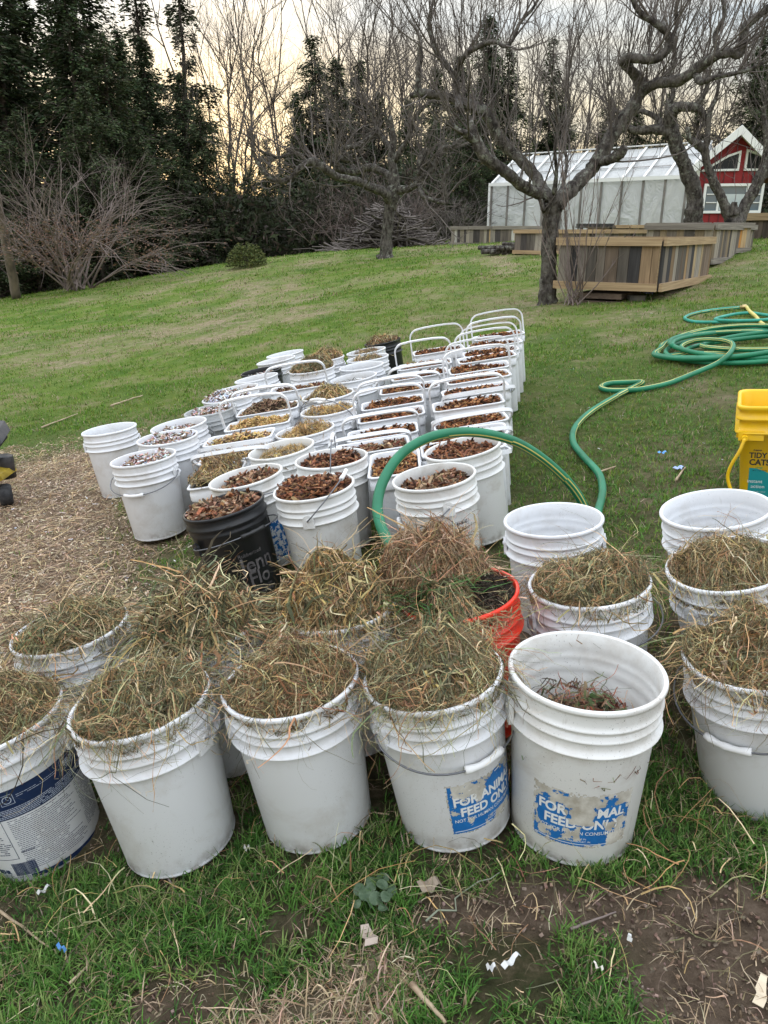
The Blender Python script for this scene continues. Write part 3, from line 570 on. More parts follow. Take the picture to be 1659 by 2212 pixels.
def strands(n, cols, top=.345, hump=.05, shape='c', hx=.14, hy=.14, L=(.05, .24), W=.0026, over=.06, stick=.03, rimr=.153, rimz=.372, hang=.12, cent=(0, 0), sag=.0, K=7):
    """draped dry grass: ribbons wander over the mound, those that pass the rim hang down outside"""
    x, y = inside(n, shape, hx * .97, hy * .97); az = RG.uniform(0, 2 * math.pi, n); turn = RG.normal(0, .5, n); Ls = RG.uniform(*L, n) * RG.uniform(.5, 1, n); ds = Ls / (K - 1)
    def surf(x, y):
        if shape == 'c': q = np.clip((x * x + y * y) / hx ** 2, 0, 1.3)
        else: q = np.clip(np.maximum((x / hx) ** 2, (y / hy) ** 2), 0, 1.3)
        c = np.exp(-(((x - cent[0]) ** 2 + (y - cent[1]) ** 2) / .006)) if cent != (0, 0) or sag else 0
        return top + hump * (1 - q) + (fbm(x * 14 + 5, y * 14, n % 17) - .5) * .105 * min(1, L[1] / .2) - sag * c
    lift = np.abs(RG.normal(0, .013 if n > 1500 else .010, n)); P = []; zc = surf(x, y) + lift - .004; up = RG.random(n) < stick; upv = RG.uniform(.2, 1.1, n)
    out = RG.random(n) < over; P.append(np.stack([x, y, zc], -1)); hangmax = RG.uniform(.02, hang, n); hz = np.zeros(n)
    far_ = (RG.random(n) < .4) * RG.uniform(.3, 1.2, n); kink = RG.normal(0, .35, (K, n)); wob = RG.normal(0, .0045, (K, n))
    lim = rimr - .006
    for k in range(1, K):
        az = az + turn * .25 + kink[k]
        nxp = x + np.cos(az) * ds; nyp = y + np.sin(az) * ds; r = np.hypot(nxp, nyp) if shape == 'c' else np.maximum(np.abs(nxp), np.abs(nyp) / hy * hx)
        beyond = r > (lim if shape == 'c' else hx)
        # not allowed out: turn back along the wall
        back = beyond & ~out
        f = np.where(back, (lim - .008 if shape == 'c' else hx) / np.maximum(r, 1e-6), 1); nxp = nxp * f; nyp = nyp * f; az = np.where(back, az + 1.6, az)
        hg = beyond & out
        rr = rimr + .006 + RG.uniform(0, .012, n) + .004 * k + far_ * .012 * k; f = np.where(hg & (hz > 0), np.minimum(1.0, rr / np.maximum(r, 1e-6)), 1); nxp = nxp * f; nyp = nyp * f
        hz = np.where(hg, np.minimum(hz + ds * np.where(far_ > 0, .25, .9), hangmax), hz)
        zt = np.where(hg, rimz + .01 + lift * .5 - hz, surf(nxp, nyp) + lift + wob[k])
        zt = np.where(up, zc + np.sin(upv) * ds * (1 - k / K * .8), zt); nxp = np.where(up, x + np.cos(az) * ds * np.cos(upv), nxp); nyp = np.where(up, y + np.sin(az) * ds * np.cos(upv), nyp)
        x, y, zc = nxp, nyp, zt; P.append(np.stack([x, y, zc], -1))
    P = np.stack(P, 1)
    T = np.gradient(P, axis=1); T = nrm(T); S = nrm(np.cross(T, nrm(RG.normal(0, .55, (n, 1, 3)) + np.array([0, 0, 1])))); w = W * RG.gamma(2.2, .42, n)[:, None] * np.linspace(1.05, .45, K)[None]
    V = np.stack([P - S * w[..., None] * .5, P + S * w[..., None] * .5], 2).reshape(-1, 3)
    b = (np.arange(n)[:, None] * K + np.arange(K - 1)[None])[..., None] * 2; Q = (b + np.array([0, 1, 3, 2])).reshape(-1, 4)
    return V, Q, np.repeat(palette(n, cols, .28) * np.where(RG.random(n) < .36, .42, 1.08)[:, None], 2 * K, 0)
def hay_fill(cols, n=1100, core=None, **kw):
    mb = MB(); top = kw.get('top', .345); hump = kw.get('hump', .05); hx = kw.get('hx', .14); hy = kw.get('hy', .14); shape = kw.get('shape', 'c')
    p = rrect(hx, hy, hx * .999 if shape == 'c' else .03, 8); R = []
    for s, f in ((1, 0), (.8, .3), (.55, .62), (.3, .85), (.05, .95)): R.append(np.c_[p * s, np.full(len(p), top - .016 + hump * f)])
    V, Q, T = loft(R, False, True); mb.add(V, Q, T, core or (.035, .026, .014)); V, Q, C = strands(n, cols, **kw); mb.add(V, Q, None, C)
    if n > 1800: V, Q, C = strands(n // 22, cols, **{**kw, 'W': kw.get('W', .0026) * 2.5, 'L': (.05, .15)}); mb.add(V, Q, None, C)
    return mb
FILLN = {'chips': 'wood_chips', 'hay': 'dry_hay', 'paper': 'paper_mulch', 'soil': 'potting_soil'}
FM = {}
def fill(key, kind, label, mesh, yaw=0, cat=None, group=None):
    M4, _ = BPOSE[key]; o = obj(FILLN[kind], mesh); o.matrix_world = M4 @ Matrix.Rotation(rad(yaw), 4, 'Z') if LAY[key][0] == 'c' else M4
    tag(o, label, cat or {'chips': 'wood chips', 'hay': 'hay', 'paper': 'paper mulch', 'soil': 'soil'}[kind], group, 'stuff'); return o

# round buckets: key: (label, mat, style, yaw, beta)
BK_T = {
 'F1': ('white paint bucket with a dark blue printed label, first in the front row', 'white', 'wide', 0, None),
 'F2': ('plain white bucket of hay standing right of the paint bucket', 'white', 'ribbed', 155, 0),
 'F3': ('plain white bucket of hay with a tan stain, third in the front row', 'white', 'ribbed', 8, None),
 'F4': ('white bucket of hay with hanging wire handle across its blue feed label', 'white', 'ribbed', 33, -27),
 'F5': ('grimy open white bucket with torn blue label and withered plants inside', 'dirty', 'ribbed', 5, None),
 'K': ('big white hay bucket with a wire handle hanging, cut by the right edge', 'white', 'ribbed', -48, -26),
 'S1': ('white bucket of hay standing behind the paint bucket at the left edge', 'white', 'ribbed', 20, None),
 'S2': ('white bucket almost buried under olive hay, behind the two plain front buckets', 'white', 'ribbed', 60, None),
 'S3': ('white bucket under rust coloured hay between the red bucket and the buried one', 'white', 'ribbed', 60, None),
 'S4': ('bright red bucket of grassy sod and black soil', 'red', 'ribbed', 60, None),
 'S5': ('white hay bucket with its handle laid forward, right of the red bucket', 'white', 'ribbed', 4, -14),
 'H1': ('clean empty white bucket beside the arch of green hose', 'white', 'ribbed', -10, None),
 'H2': ('empty white bucket standing next to the yellow tub', 'white', 'ribbed', 70, None),
 'H3': ('white hay bucket in front of the empty one by the yellow tub', 'white', 'ribbed', 30, None),
 'A1': ('empty white bucket standing apart on the strewn wood chips', 'white', 'ribbed', 20, None),
 'A2': ('white bucket of paper mulch nearest the wood chip ground, handle hanging in front', 'white', 'ribbed', -12, -22),
 'A3': ('white paper mulch bucket just behind the one with the hanging handle', 'white', 'ribbed', 40, None),
 'A4': ('white bucket with grey paper mulch low inside, before the milky translucent one', 'white', 'ribbed', 50, -10),
 'A5': ('milky translucent bucket heaped with paper mulch', 'clear', 'ribbed', 90, None),
 'A5b': ('white bucket overflowing with paper shreds behind the milky one', 'white', 'ribbed', 10, 4),
 'A6': ('white bucket of brown chips, second before the black pail in the outer row', 'white', 'ribbed', 10, None),
 'A7': ('white bucket with wire handle raised, just before the black pail with paper', 'white', 'ribbed', 10, 8),
 'A8': ('black bucket with white paper shreds in the outer row', 'black', 'plain', 60, None),
 'A9': ('nearly empty white bucket just behind the black one with paper', 'white', 'ribbed', 60, None),
 'A10': ('last empty white bucket at the far end of the outer row', 'white', 'ribbed', 30, None),
 'B1': ('black bucket of bark chips with faded grey lettering', 'black', 'plain', 42, 8),
 'B2': ('white bucket of bark behind the lettered black bucket', 'dirty', 'ribbed', 0, 10),
 'B4': ('white bucket with golden straw behind the speckled bark bucket', 'dirty', 'ribbed', 60, None),
 'B6': ('white bucket heaped with golden straw and chips, wire handle laid over', 'white', 'ribbed', -25, 12),
 'B6b': ('white straw bucket with its wire handle standing upright', 'white', 'ribbed', -30, 62),
 'B6c': ('white bucket of loose hay behind the one with the upright handle', 'white', 'ribbed', 0, 24),
 'C1': ('white bucket with a little hay at the bottom and handle laid on the rim', 'white', 'ribbed', 20, None),
 'C2': ('almost empty white bucket with wire handle on its rim, middle of the rows', 'white', 'ribbed', 0, 6),
 'C3': ('white bucket with hay tufts, just in front of the farthest hay bucket', 'white', 'ribbed', 60, None),
 'C4': ('white bucket of hay right in front of the far black pail', 'white', 'ribbed', 60, None),
 'BF': ('tall black bucket of hay at the far end of the middle row', 'black', 'ribbed', 60, None),
 'HFa': ('white bucket piled with grey green hay beside the black bucket with paper', 'white', 'ribbed', 60, None),
 'HFb': ('white hay bucket with its white grip lying on the hay heap', 'white', 'ribbed', 10, 10),
 'G1': ('mud speckled white bucket with upright handle behind the full bark bucket', 'dirty', 'ribbed', 90, 84),
 'G2': ('white bucket heaped with dark red bark right of the lettered black bucket', 'dirty', 'ribbed', 82, 42),
 'G3': ('mud speckled white bucket with black warning print inside the hose arch', 'dirty', 'ribbed', -78, -27),
 'G4': ('mud speckled white bucket of bark behind the one with warning print', 'dirty', 'ribbed', 60, None),
}
for k, (lb, mt, sty, yw, be) in BK_T.items():
    bucket(k, lb, mt, sty, yw, be, group='black buckets' if mt == 'black' else None if mt == 'red' else 'white round plastic buckets', gripmat='blackgrip' if k == 'B1' else 'grip')
TB = {  # label, strap angle
 'E1': ('white square tub farthest away in the right hand tub column', 92), 'E2': ('second farthest white tub of the right column, strap handle upright', 84), 'E3': ('third farthest white tub of the right column', 97),
 'E4': ('fourth farthest white tub of the right column with upright strap', 86), 'E5': ('white tub with tall upright strap and open corner, fifth from the far end at right', 88), 'E6': ('white tub at the lawn side heaped with chips, strap upright, sixth from the far end', 82),
 'E7': ('white tub at the lawn side with strap folded low over the chips', 20), 'E8': ('white tub with a stick poking out and a wide strap at the lawn side', 64), 'E9': ('white lawn side tub with its strap slanting across the chips', 32),
 'E10': ('white tub behind the hose arch with the strap lying almost flat', 26), 'E11': ('white tub half hidden by the muddy bucket behind the hose arch', 12),
 'D1': ('white tub at the far end of the left tub column, strap upright', 88), 'D2': ('white tub second from the far end in the left column, beside the black pail', 80), 'D3': ('white tub third from the far end in the left column, strap leaning', 38),
 'D4': ('white tub fourth from the far end in the left column', 44), 'D5': ('white tub with upright strap in the middle of the left column', 66), 'D6': ('white tub of bright orange chips with an upright strap handle', 72),
 'D7': ('white tub of splintered chips directly in front of the bright orange one', 52), 'D8': ('white tub of soil and sticks behind the two muddy buckets', 40), 'D9': ('white tub squeezed between the muddy buckets left of the hose arch', None),
 'B3': ('white tub topped with hay and twigs behind the lettered black bucket', None), 'B5a': ('white tub of hay and chips with a leaning strap, near the paper mulch buckets', 30), 'B5b': ('white tub of brown mulch between the milky bucket and the golden straw', 14),
 'B8': ('white tub of golden sawdust with a tall upright strap', 72), 'B7': ('white tub of dark soil clods with an upright strap', 60), 'B9': ('white tub of dark mulch with upright strap beside the grey green hay pile', 70)}
for k, (lb, al) in TB.items(): tub(k, lb, al, random.uniform(-2.5, 2.5))

# chips etc. in the tubs; four shared meshes
TH = dict(shape='r', hx=.160, hy=.090)
tubf = [chip_fill(ORANGEC, 520, .320, .026, seed=s, L=.032, slope=sl, **TH).mesh('wood_chips', M['chips']) for s, sl in ((1, .05), (2, -.06), (3, .0), (4, .08))]
tubd = chip_fill(REDC + BROWNC, 520, .315, .02, seed=6, **TH).mesh('wood_chips', M['chips'])
TF = {'E1': 0, 'E2': 1, 'E3': 2, 'E4': 3, 'E5': 1, 'E6': 0, 'E7': 2, 'E8': 3, 'E9': 0, 'E10': 1, 'E11': 2, 'D1': 2, 'D2': 0, 'D3': 3, 'D4': 1, 'D5': 0, 'D6': 2, 'D7': 3, 'D9': 1}
for k, i in TF.items(): fill(k, 'chips', 'orange brown wood chips filling the ' + TB[k][0], tubf[i], group='wood chips in the tubs')
fill('D8', 'chips', 'dark brown mulch filling the white tub behind the two muddy buckets', tubd, group='wood chips in the tubs')
fill('B9', 'chips', 'dark mulch filling the tub beside the grey green hay pile', tubd, group='wood chips in the tubs')
fill('B7', 'soil', 'dark clods of soil and roots in the tub with an upright strap', chip_fill(BROWNC, 700, .325, .06, seed=9, L=.022, **TH).mesh('potting_soil', M['chips']))
fill('B5b', 'chips', 'brown mulch with straw in the tub by the milky bucket', chip_fill(BROWNC + GOLDC, 560, .318, .028, seed=10, **TH).mesh('wood_chips', M['chips']))
fill('B8', 'chips', 'fine golden sawdust filling the tub with a tall strap', chip_fill(GOLDC, 1000, .33, .03, seed=11, L=.018, **TH).mesh('wood_chips', M['chips']))
fill('B5a', 'hay', 'golden hay in the tub near the paper mulch buckets', hay_fill(GOLDC + BROWNC, 650, top=.328, hump=.025, shape='r', hx=.16, hy=.09, L=(.03, .12), over=.03, hang=.03).mesh('dry_hay', M['hay']))
fill('B3', 'hay', 'brown hay with rusty stalks topping the tub behind the lettered bucket', hay_fill(BROWNC + GOLDC + HAYC, 1300, top=.345, hump=.04, shape='r', hx=.165, hy=.095, L=(.03, .16), over=.12, hang=.05, stick=.05, rimr=.16).mesh('dry_hay', M['hay']))
for k in ('E5', 'E8', 'D8'): pass
# round fills
cr = {s: chip_fill(c, n, tp, hp, seed=i, L=l, slope=sl).mesh(nm, M['chips']) for i, (s, c, n, tp, hp, l, sl, nm) in enumerate([
 ('full', REDC, 900, .352, .03, .045, -.02, 'wood_chips'), ('fullb', BROWNC + REDC, 850, .345, .03, .048, -.03, 'wood_chips'), ('low', REDC + BROWNC, 700, .325, .025, .042, .16, 'wood_chips'), ('mid', REDC, 700, .335, .015, .035, .06, 'wood_chips'),
 ('paper', PAPERC, 900, .340, .012, .026, .08, 'paper_mulch'), ('paperl', PAPERC, 800, .32, .012, .026, .03, 'paper_mulch'), ('brown', BROWNC, 620, .325, .02, .032, .02, 'wood_chips'), ('deep', BROWNC, 500, .27, .01, .03, .0, 'wood_chips')])}
fill('G2', 'chips', 'dark red bark heaped high in the bucket right of the lettered black one', cr['full'])
fill('B1', 'chips', 'splintered brown bark heaped in the lettered black bucket', cr['fullb'], 40)
fill('G3', 'chips', 'bark piled to one side in the bucket with warning print', cr['low'])
fill('G4', 'chips', 'bark with thick sticks in the muddy bucket behind the hose arch', cr['mid'], 90)
fill('G1', 'chips', 'dark bark in the muddy bucket with upright handle', cr['mid'])
fill('B2', 'chips', 'bark strips low in the bucket behind the lettered black one', cr['low'], -10)
fill('A2', 'paper', 'shredded paper and chips in the bucket nearest the wood chip ground', cr['paper'])
fill('A3', 'paper', 'shredded paper and chips in the second paper mulch bucket', cr['paper'], 20)
fill('A4', 'paper', 'shredded paper lying low in the bucket before the milky one', cr['paperl'])
fill('A5', 'paper', 'reddish shredded paper heaped in the milky translucent bucket', cr['paper'], -15)
fill('A5b', 'paper', 'pale shredded paper overflowing the bucket behind the milky one', chip_fill(PAPERC[:2] + PAPERC, 800, .36, .03, seed=31, L=.03).mesh('paper_mulch', M['chips']))
fill('A6', 'chips', 'brown chips heaped in an outer row bucket behind the overflowing paper', cr['brown'])
fill('A7', 'chips', 'small clump of chips in the bucket before the black pail with paper', cr['deep'])
fill('A8', 'paper', 'white paper shreds and chips in the black outer row bucket', cr['paperl'], 50)
fill('A9', 'chips', 'few chips deep in the bucket behind the black one with paper', cr['deep'], 90)
hm = {}
def hayr(name, key, lab, cols, n, **kw): fill(key, 'hay', lab, hay_fill(cols, n, **kw).mesh('dry_hay', M['hay']))
hayr('', 'B4', 'golden straw in the bucket behind the speckled bark bucket', GOLDC + HAYC[:2], 700, top=.318, hump=.02, L=(.03, .12), over=.01, stick=.03)
hayr('', 'B6', 'golden straw and chips heaped in the bucket with its handle laid over', GOLDC, 800, top=.345, hump=.03, L=(.03, .16), over=.04, stick=.03)
hayr('', 'B6b', 'golden straw in the bucket with the upright wire handle', GOLDC, 650, top=.335, hump=.03, L=(.03, .16), over=.03, stick=.04)
hayr('', 'B6c', 'loose pale hay in the bucket behind the upright handle', HAYC + GOLDC, 800, top=.345, hump=.05, L=(.05, .18), over=.06, stick=.05)
hayr('', 'C1', 'thin hay low in the bucket with a handle on its rim', HAYC, 420, top=.30, hump=.02, L=(.04, .14), over=0, stick=.02)
hayr('', 'C2', 'few hay stalks in the almost empty middle bucket', HAYC, 120, top=.25, hump=.02, L=(.04, .14), over=0, stick=.1)
hayr('', 'C3', 'hay tufts in the bucket before the farthest hay bucket', HAYC, 520, top=.335, hump=.03, L=(.04, .16), over=.04, stick=.06)
hayr('', 'C4', 'straw with brown leaves in the bucket before the far black pail', HAYC + BROWNC, 520, top=.33, hump=.03, L=(.04, .16), over=.04, stick=.05)
hayr('', 'BF', 'rusty hay sticking out of the tall black bucket', HAYC + REDC, 700, top=.36, hump=.03, L=(.05, .2), over=.08, hang=.05, stick=.06)
hayr('', 'HFa', 'grey green hay piled over the bucket beside the black one with paper', GREENC + HAYC, 1300, top=.36, hump=.06, L=(.06, .2), over=.15, hang=.08, stick=.04)
hayr('', 'HFb', 'pale hay around the white grip at the far end', HAYC + GOLDC, 700, top=.36, hump=.05, L=(.05, .2), over=.08, hang=.05, stick=.04)
big = dict(L=(.05, .30), over=.20, hang=.17, stick=.04, W=.00145, K=9)
hayr('', 'F1', 'coarse hay spilling over the rim of the paint bucket', HAYC, 7098, top=.345, hump=.05, **big)
hayr('', 'F2', 'tangled hay with a hollow in the plain bucket right of the paint bucket', HAYC + GREENC, 8190, top=.35, hump=.045, cent=(.02, .05), sag=.03, **{**big, 'over': .16})
hayr('', 'F3', 'rust and olive hay domed in the third front bucket', HAYC + REDC[2:3], 8190, top=.345, hump=.05, **{**big, 'over': .08})
hayr('', 'F4', 'greenish hay domed over the bucket with the hanging handle', GREENC + HAYC, 8736, top=.352, hump=.06, **big)
hayr('', 'K', 'pale hay heaped over the big bucket at the right edge', HAYC, 8736, top=.352, hump=.05, **{**big, 'over': .2})
hayr('', 'S1', 'hay filling the bucket behind the paint bucket', HAYC + GREENC, 5460, top=.350, hump=.035, **{**big, 'over': .26})
hayr('', 'S2', 'olive hay burying the bucket behind the two plain front buckets', GREENC + HAYC, 8190, top=.37, hump=.085, **{**big, 'over': .34, 'W': .0028})
hayr('', 'S3', 'rust coloured hay heaped on the bucket left of the red one', HAYC + GOLDC[:2], 7098, top=.36, hump=.085, **{**big, 'over': .26, 'W': .0024})
hayr('', 'S5', 'straw coloured hay in the bucket with its handle laid forward', HAYC + GREENC[:2], 6552, top=.34, hump=.05, **{**big, 'over': .14})
hayr('', 'H3', 'hay in the bucket before the empty one by the yellow tub', HAYC, 6006, top=.33, hump=.05, **{**big, 'over': .1})
# sod in the red bucket: black soil in front, a fringe of bleached grass and green blades behind
mb = chip_fill([(.03, .02, .014), (.05, .035, .025), (.02, .013, .01), (.04, .03, .02)], 2000, .358, .05, seed=40, L=.010)
fill('S4', 'soil', 'crumbly black soil in the red bucket', mb.mesh('potting_soil', M['chips']))
mb = MB(); n = 260; a = RG.uniform(0, 2 * math.pi, n); r = .075 * np.sqrt(RG.random(n)); P = np.stack([r * 1.2 * np.cos(a) - .05, r * np.sin(a) + .03, np.full(n, .37)], -1)
V, Q, T, C = blades(P, RG.uniform(.08, .17, n), RG.uniform(.003, .006, n), RG.uniform(0, 6.28, n), RG.uniform(.3, 1.2, n), palette(n, [(.05, .12, .03), (.08, .17, .04), (.06, .11, .04)], .2), 1.0); mb.add(V, Q, T, C)
V, Q, C = strands(2600, [(.50, .31, .18), (.42, .22, .12), (.60, .45, .30), (.35, .25, .13), (.2, .14, .08)], top=.40, hump=.10, hx=.135, hy=.085, L=(.06, .26), W=.0019, over=.35, stick=.16, K=9, hang=.10); V = V + np.array([.03, .078, .0]); mb.add(V, Q, None, C)
V, Q, C = strands(1500, HAYC + GREENC, top=.365, hump=.05, hx=.085, hy=.11, L=(.05, .22), W=.0022, over=.4, stick=.06); V = V + np.array([-.085, -.02, .0]); mb.add(V, Q, None, C)
V, Q, C = strands(1100, [(.50, .31, .18), (.60, .45, .30), (.35, .25, .13), (.25, .2, .1)], top=.375, hump=.06, hx=.055, hy=.075, L=(.05, .22), W=.0019, over=.45, stick=.14, K=9, hang=.14, rimr=.07); V = V + np.array([.112, .055, .0]); mb.add(V, Q, None, C)
fill('S4', 'hay', 'bleached and green sod grass standing up behind the soil in the red bucket', mb.mesh('sod_grass', M['hay']), cat='grass').name = 'sod_grass'
# withered plants in the open front bucket
mb = chip_fill(BROWNC + [(.06, .09, .03), (.2, .05, .03)], 520, .215, .03, seed=44, L=.03, hx=.130, hy=.130)
V, Q, C = strands(260, [(.14, .09, .06), (.22, .13, .08), (.10, .13, .05), (.25, .08, .05)], top=.235, hump=.06, hx=.115, hy=.115, L=(.04, .12), W=.0028, over=0, stick=.3); mb.add(V, Q, None, C)
fill('F5', 'chips', 'withered weeds and leaves deep in the open front bucket', mb.mesh('withered_weeds', M['chips']), cat='weeds').name = 'withered_weeds'
# ground spill between the front buckets
lay_strands('dry_hay', 2400, lambda x, y: .6 + 0 * x, -.8, 1.15, 1.15, 2.05, .10, .0020, HAYC, 'loose hay fallen on the ground between the front buckets', .035)
lay_strands('dry_hay', 500, lambda x, y: .5 + 0 * x, -.9, 1.15, .95, 1.25, .06, .0017, HAYC, 'sparse hay stalks fallen in front of the first bucket row', .02)
# ------------------------------------------------------------------ lettering wrapped round a pail
def text_mesh(body, size, bold=0.0, align='CENTER'):
    cu = bpy.data.curves.new('lettering', 'FONT'); cu.body = body; cu.size = size; cu.align_x = align; cu.align_y = 'CENTER'; cu.offset = bold * size; cu.resolution_u = 3
    o = bpy.data.objects.new('lettering', cu); COL.objects.link(o); dg = bpy.context.evaluated_depsgraph_get(); me = bpy.data.meshes.new_from_object(o.evaluated_get(dg))
    V = np.array([v.co[:] for v in me.vertices]); F = [list(p.vertices) for p in me.polygons]; bpy.data.objects.remove(o); bpy.data.curves.remove(cu); bpy.data.meshes.remove(me)
    return V[:, :2], F
def poly_obj(name, V, F, mat, parent):
    me = bpy.data.meshes.new(name); me.from_pydata([tuple(v) for v in V], [], F); me.materials.append(mat); return obj(name, me, parent)
class Print:
    """flat artwork in metres (u right, v up), then wrapped on the cone"""
    def __init__(s): s.V = []; s.F = []; s.n = 0
    def add(s, V, F): s.V.append(np.asarray(V, float)); s.F += [[i + s.n for i in f] for f in F]; s.n += len(V)
    def text(s, body, size, u, v, bold=0, sx=1, rot=0, align='CENTER'):
        V, F = text_mesh(body, size, bold, align); V = V * [sx, 1]
        if rot: c, q = math.cos(rot), math.sin(rot); V = V @ np.array([[c, q], [-q, c]])
        s.add(V + [u, v], F)
    def rect(s, u0, v0, u1, v1, n=1):
        us = np.linspace(u0, u1, n + 1)
        for a, b in zip(us[:-1], us[1:]): s.add([(a, v0), (b, v0), (b, v1), (a, v1)], [[0, 1, 2, 3]])
    def frame(s, u0, v0, u1, v1, w=.001, n=8): s.rect(u0, v0, u1, v0 + w, n); s.rect(u0, v1 - w, u1, v1, n); s.rect(u0, v0 + w, u0 + w, v1 - w); s.rect(u1 - w, v0 + w, u1, v1 - w)
    def disc(s, u, v, r, r0=0, n=28):
        a = np.arange(n) * 2 * math.pi / n
        if r0: s.add(np.r_[np.c_[u + r * np.cos(a), v + r * np.sin(a)], np.c_[u + r0 * np.cos(a), v + r0 * np.sin(a)]], [[i, (i + 1) % n, n + (i + 1) % n, n + i] for i in range(n)])
        else: s.add(np.c_[u + r * np.cos(a), v + r * np.sin(a)], [list(range(n))])
    def wrap(s, name, mat, parent, ang, off=.0008, keep=None):
        V = np.vstack(s.V); F = s.F
        if keep is not None:
            F = [f for f in F if keep(V[f].mean(0))]
        r = rwall(np.clip(V[:, 1], 0, .37)) + off; a = V[:, 0] / .136 + ang - math.pi / 2
        return poly_obj(name, np.c_[r * np.cos(a), r * np.sin(a), V[:, 1]], F, mat, parent)
def get(key):
    M4, _ = BPOSE[key]; return next(o for o in COL.objects if o.type == 'EMPTY' and o.get('category') == 'bucket' and (o.matrix_basis.translation - M4.translation).length < 1e-4)
def grid_patch(P, u0, v0, u1, v1, nu, nv):
    us = np.linspace(u0, u1, nu + 1); vs = np.linspace(v0, v1, nv + 1); U, V = np.meshgrid(us, vs); ii = [(j * (nu + 1) + i) for j in range(nv) for i in range(nu)]
    V2 = np.c_[U.ravel(), V.ravel()]; V2 = V2 + RG.normal(0, .0007, V2.shape); P.add(V2, [[k, k + 1, k + nu + 2, k + nu + 1] for k in ii])
PRB = m_noise('label_blue', (0.012, 0.12, 0.36), (0.02, 0.17, 0.46), 30, .5, 0)
PRA = m_noise('label_glue', (0.36, 0.33, 0.27), (0.62, 0.60, 0.54), 25, .8, .3, 80, .001)
PRW = m_plain('label_white', (0.72, 0.73, 0.72), .5); PRK = m_plain('print_black', (0.02, 0.02, 0.025), .5); PRN = m_noise('label_navy', (0.010, 0.022, 0.065), (0.014, 0.03, 0.085), 20, .4, 0); PRG = m_noise('faded_print', (0.06, 0.055, 0.055), (0.14, 0.13, 0.13), 40, .6, 0)
PRL = m_plain('print_lightblue', (0.45, 0.5, 0.6), .5)
def feed_label(key, ang, torn, tilt=0):
    b = get(key); u0, u1, v0, v1 = -.098, .098, .055, .178
    g = Print(); grid_patch(g, u0 - .004, v0 - .004, u1 + .004, v1 + .004, 60, 40)
    ke = lambda p: min(p[0] - u0, u1 - p[0], p[1] - v0, v1 - p[1]) > (vn(p[0] * 160 + torn, p[1] * 160, 3) - .62) * (.022 if torn else .010)
    lab = g.wrap('label', PRA, b, ang, .0005, ke)
    bl = Print(); grid_patch(bl, u0, v0, u1, v1, 110, 70)
    def kb(p, ext=0.0):
        if min(p[0] - u0, u1 - p[0], p[1] - v0, v1 - p[1]) < 0: return False
        w = float(vn(p[0] * 38 + 7 * torn, p[1] * 38, 7) * .55 + vn(p[0] * 120, p[1] * 120, 8) * .3 + vn(p[0] * 380, p[1] * 380, 9) * .15)
        x = (p[0] - u0) / (u1 - u0); y = (p[1] - v0) / (v1 - v0)
        if torn:
            if y > .78 and w < .62: return False
            if abs(x - .50) < .08 + .1 * vn(y * 9, 1, 2) and .42 < y: return False
            if ((x - .13) / .1) ** 2 + ((y - .45) / .2) ** 2 < 1 or ((x - .62) / .13) ** 2 + ((y - .27) / .25) ** 2 < 1: return True
            if x > .78 and y < .25: return False
            return w > .44 + ext
        if y > .80 + .1 * (1 - x): return w > .52
        if y < .16 and .4 < x < .9: return w > .55
        return w > (.30 + .12 * (y > .55)) + ext
    bl.wrap('label_print', PRB, lab, ang, .0009, kb)
    tx = Print(); tx.text('FEED RITE', .010, -.035, .163, .0); tx.text('FOR ANIMAL', .030, -.002, .136, .035); tx.text('FEED ONLY', .030, .002, .108, .035); tx.text('NOT FOR HUMAN CONSUMPTION', .0115, 0, .0875, .005); tx.text('MADE IN', .006, 0, .074); tx.text('FRANKFURT, IN', .006, 0, .067); tx.rect(u0 + .004, v1 - .0065, u1 - .004, v1 - .0045, 10); tx.rect(u0 + .004, v0 + .0045, u1 - .004, v0 + .006, 10)
    tx.wrap('lettering', PRW, lab, ang, .0013, (lambda p: kb(p, -.06)) if torn else (lambda p: kb(p, -.12)))
    return lab
feed_label('F5', rad(-8 - 5), 1); feed_label('F4', rad(38 - 33), 0)
# faded blue label scrap on the bucket behind the lettered black one
b = get('B2'); g = Print(); grid_patch(g, -.05, .03, .05, .20, 30, 50); l = g.wrap('label', PRW, b, rad(42), .0005); g = Print(); grid_patch(g, -.045, .035, .045, .195, 40, 60)
g.wrap('label_print', PRB, l, rad(42), .0009, lambda p: vn(p[0] * 90, p[1] * 90, 5) * .6 + vn(p[0] * 300, p[1] * 300, 6) * .4 > .5)
# warning print
b = get('G3'); g = Print(); A = rad(24 + 78)
for v, s, w in ((.222, .0145, 'WARNING'), (.203, .0125, 'AVISO'), (.1865, .0098, 'AVERTISSEMENT')): g.text(w, s, .006, v, .03); g.add([(-.043, v - .004), (-.033, v - .004), (-.038, v + .0055)], [[0, 1, 2]])
g.frame(-.048, .178, .048, .231); g.rect(-.048, .194, .048, .1948, 8); g.rect(-.048, .2115, .048, .2123, 8); g.frame(-.048, .115, .048, .176)
g.disc(0, .146, .026, .0225); g.add([(-.019, .163), (-.016, .166), (.019, .129), (.016, .126)], [[0, 1, 2, 3]]); g.disc(-.002, .156, .005); g.rect(-.006, .136, .004, .150)
g.wrap('warning_print', PRK, b, A)
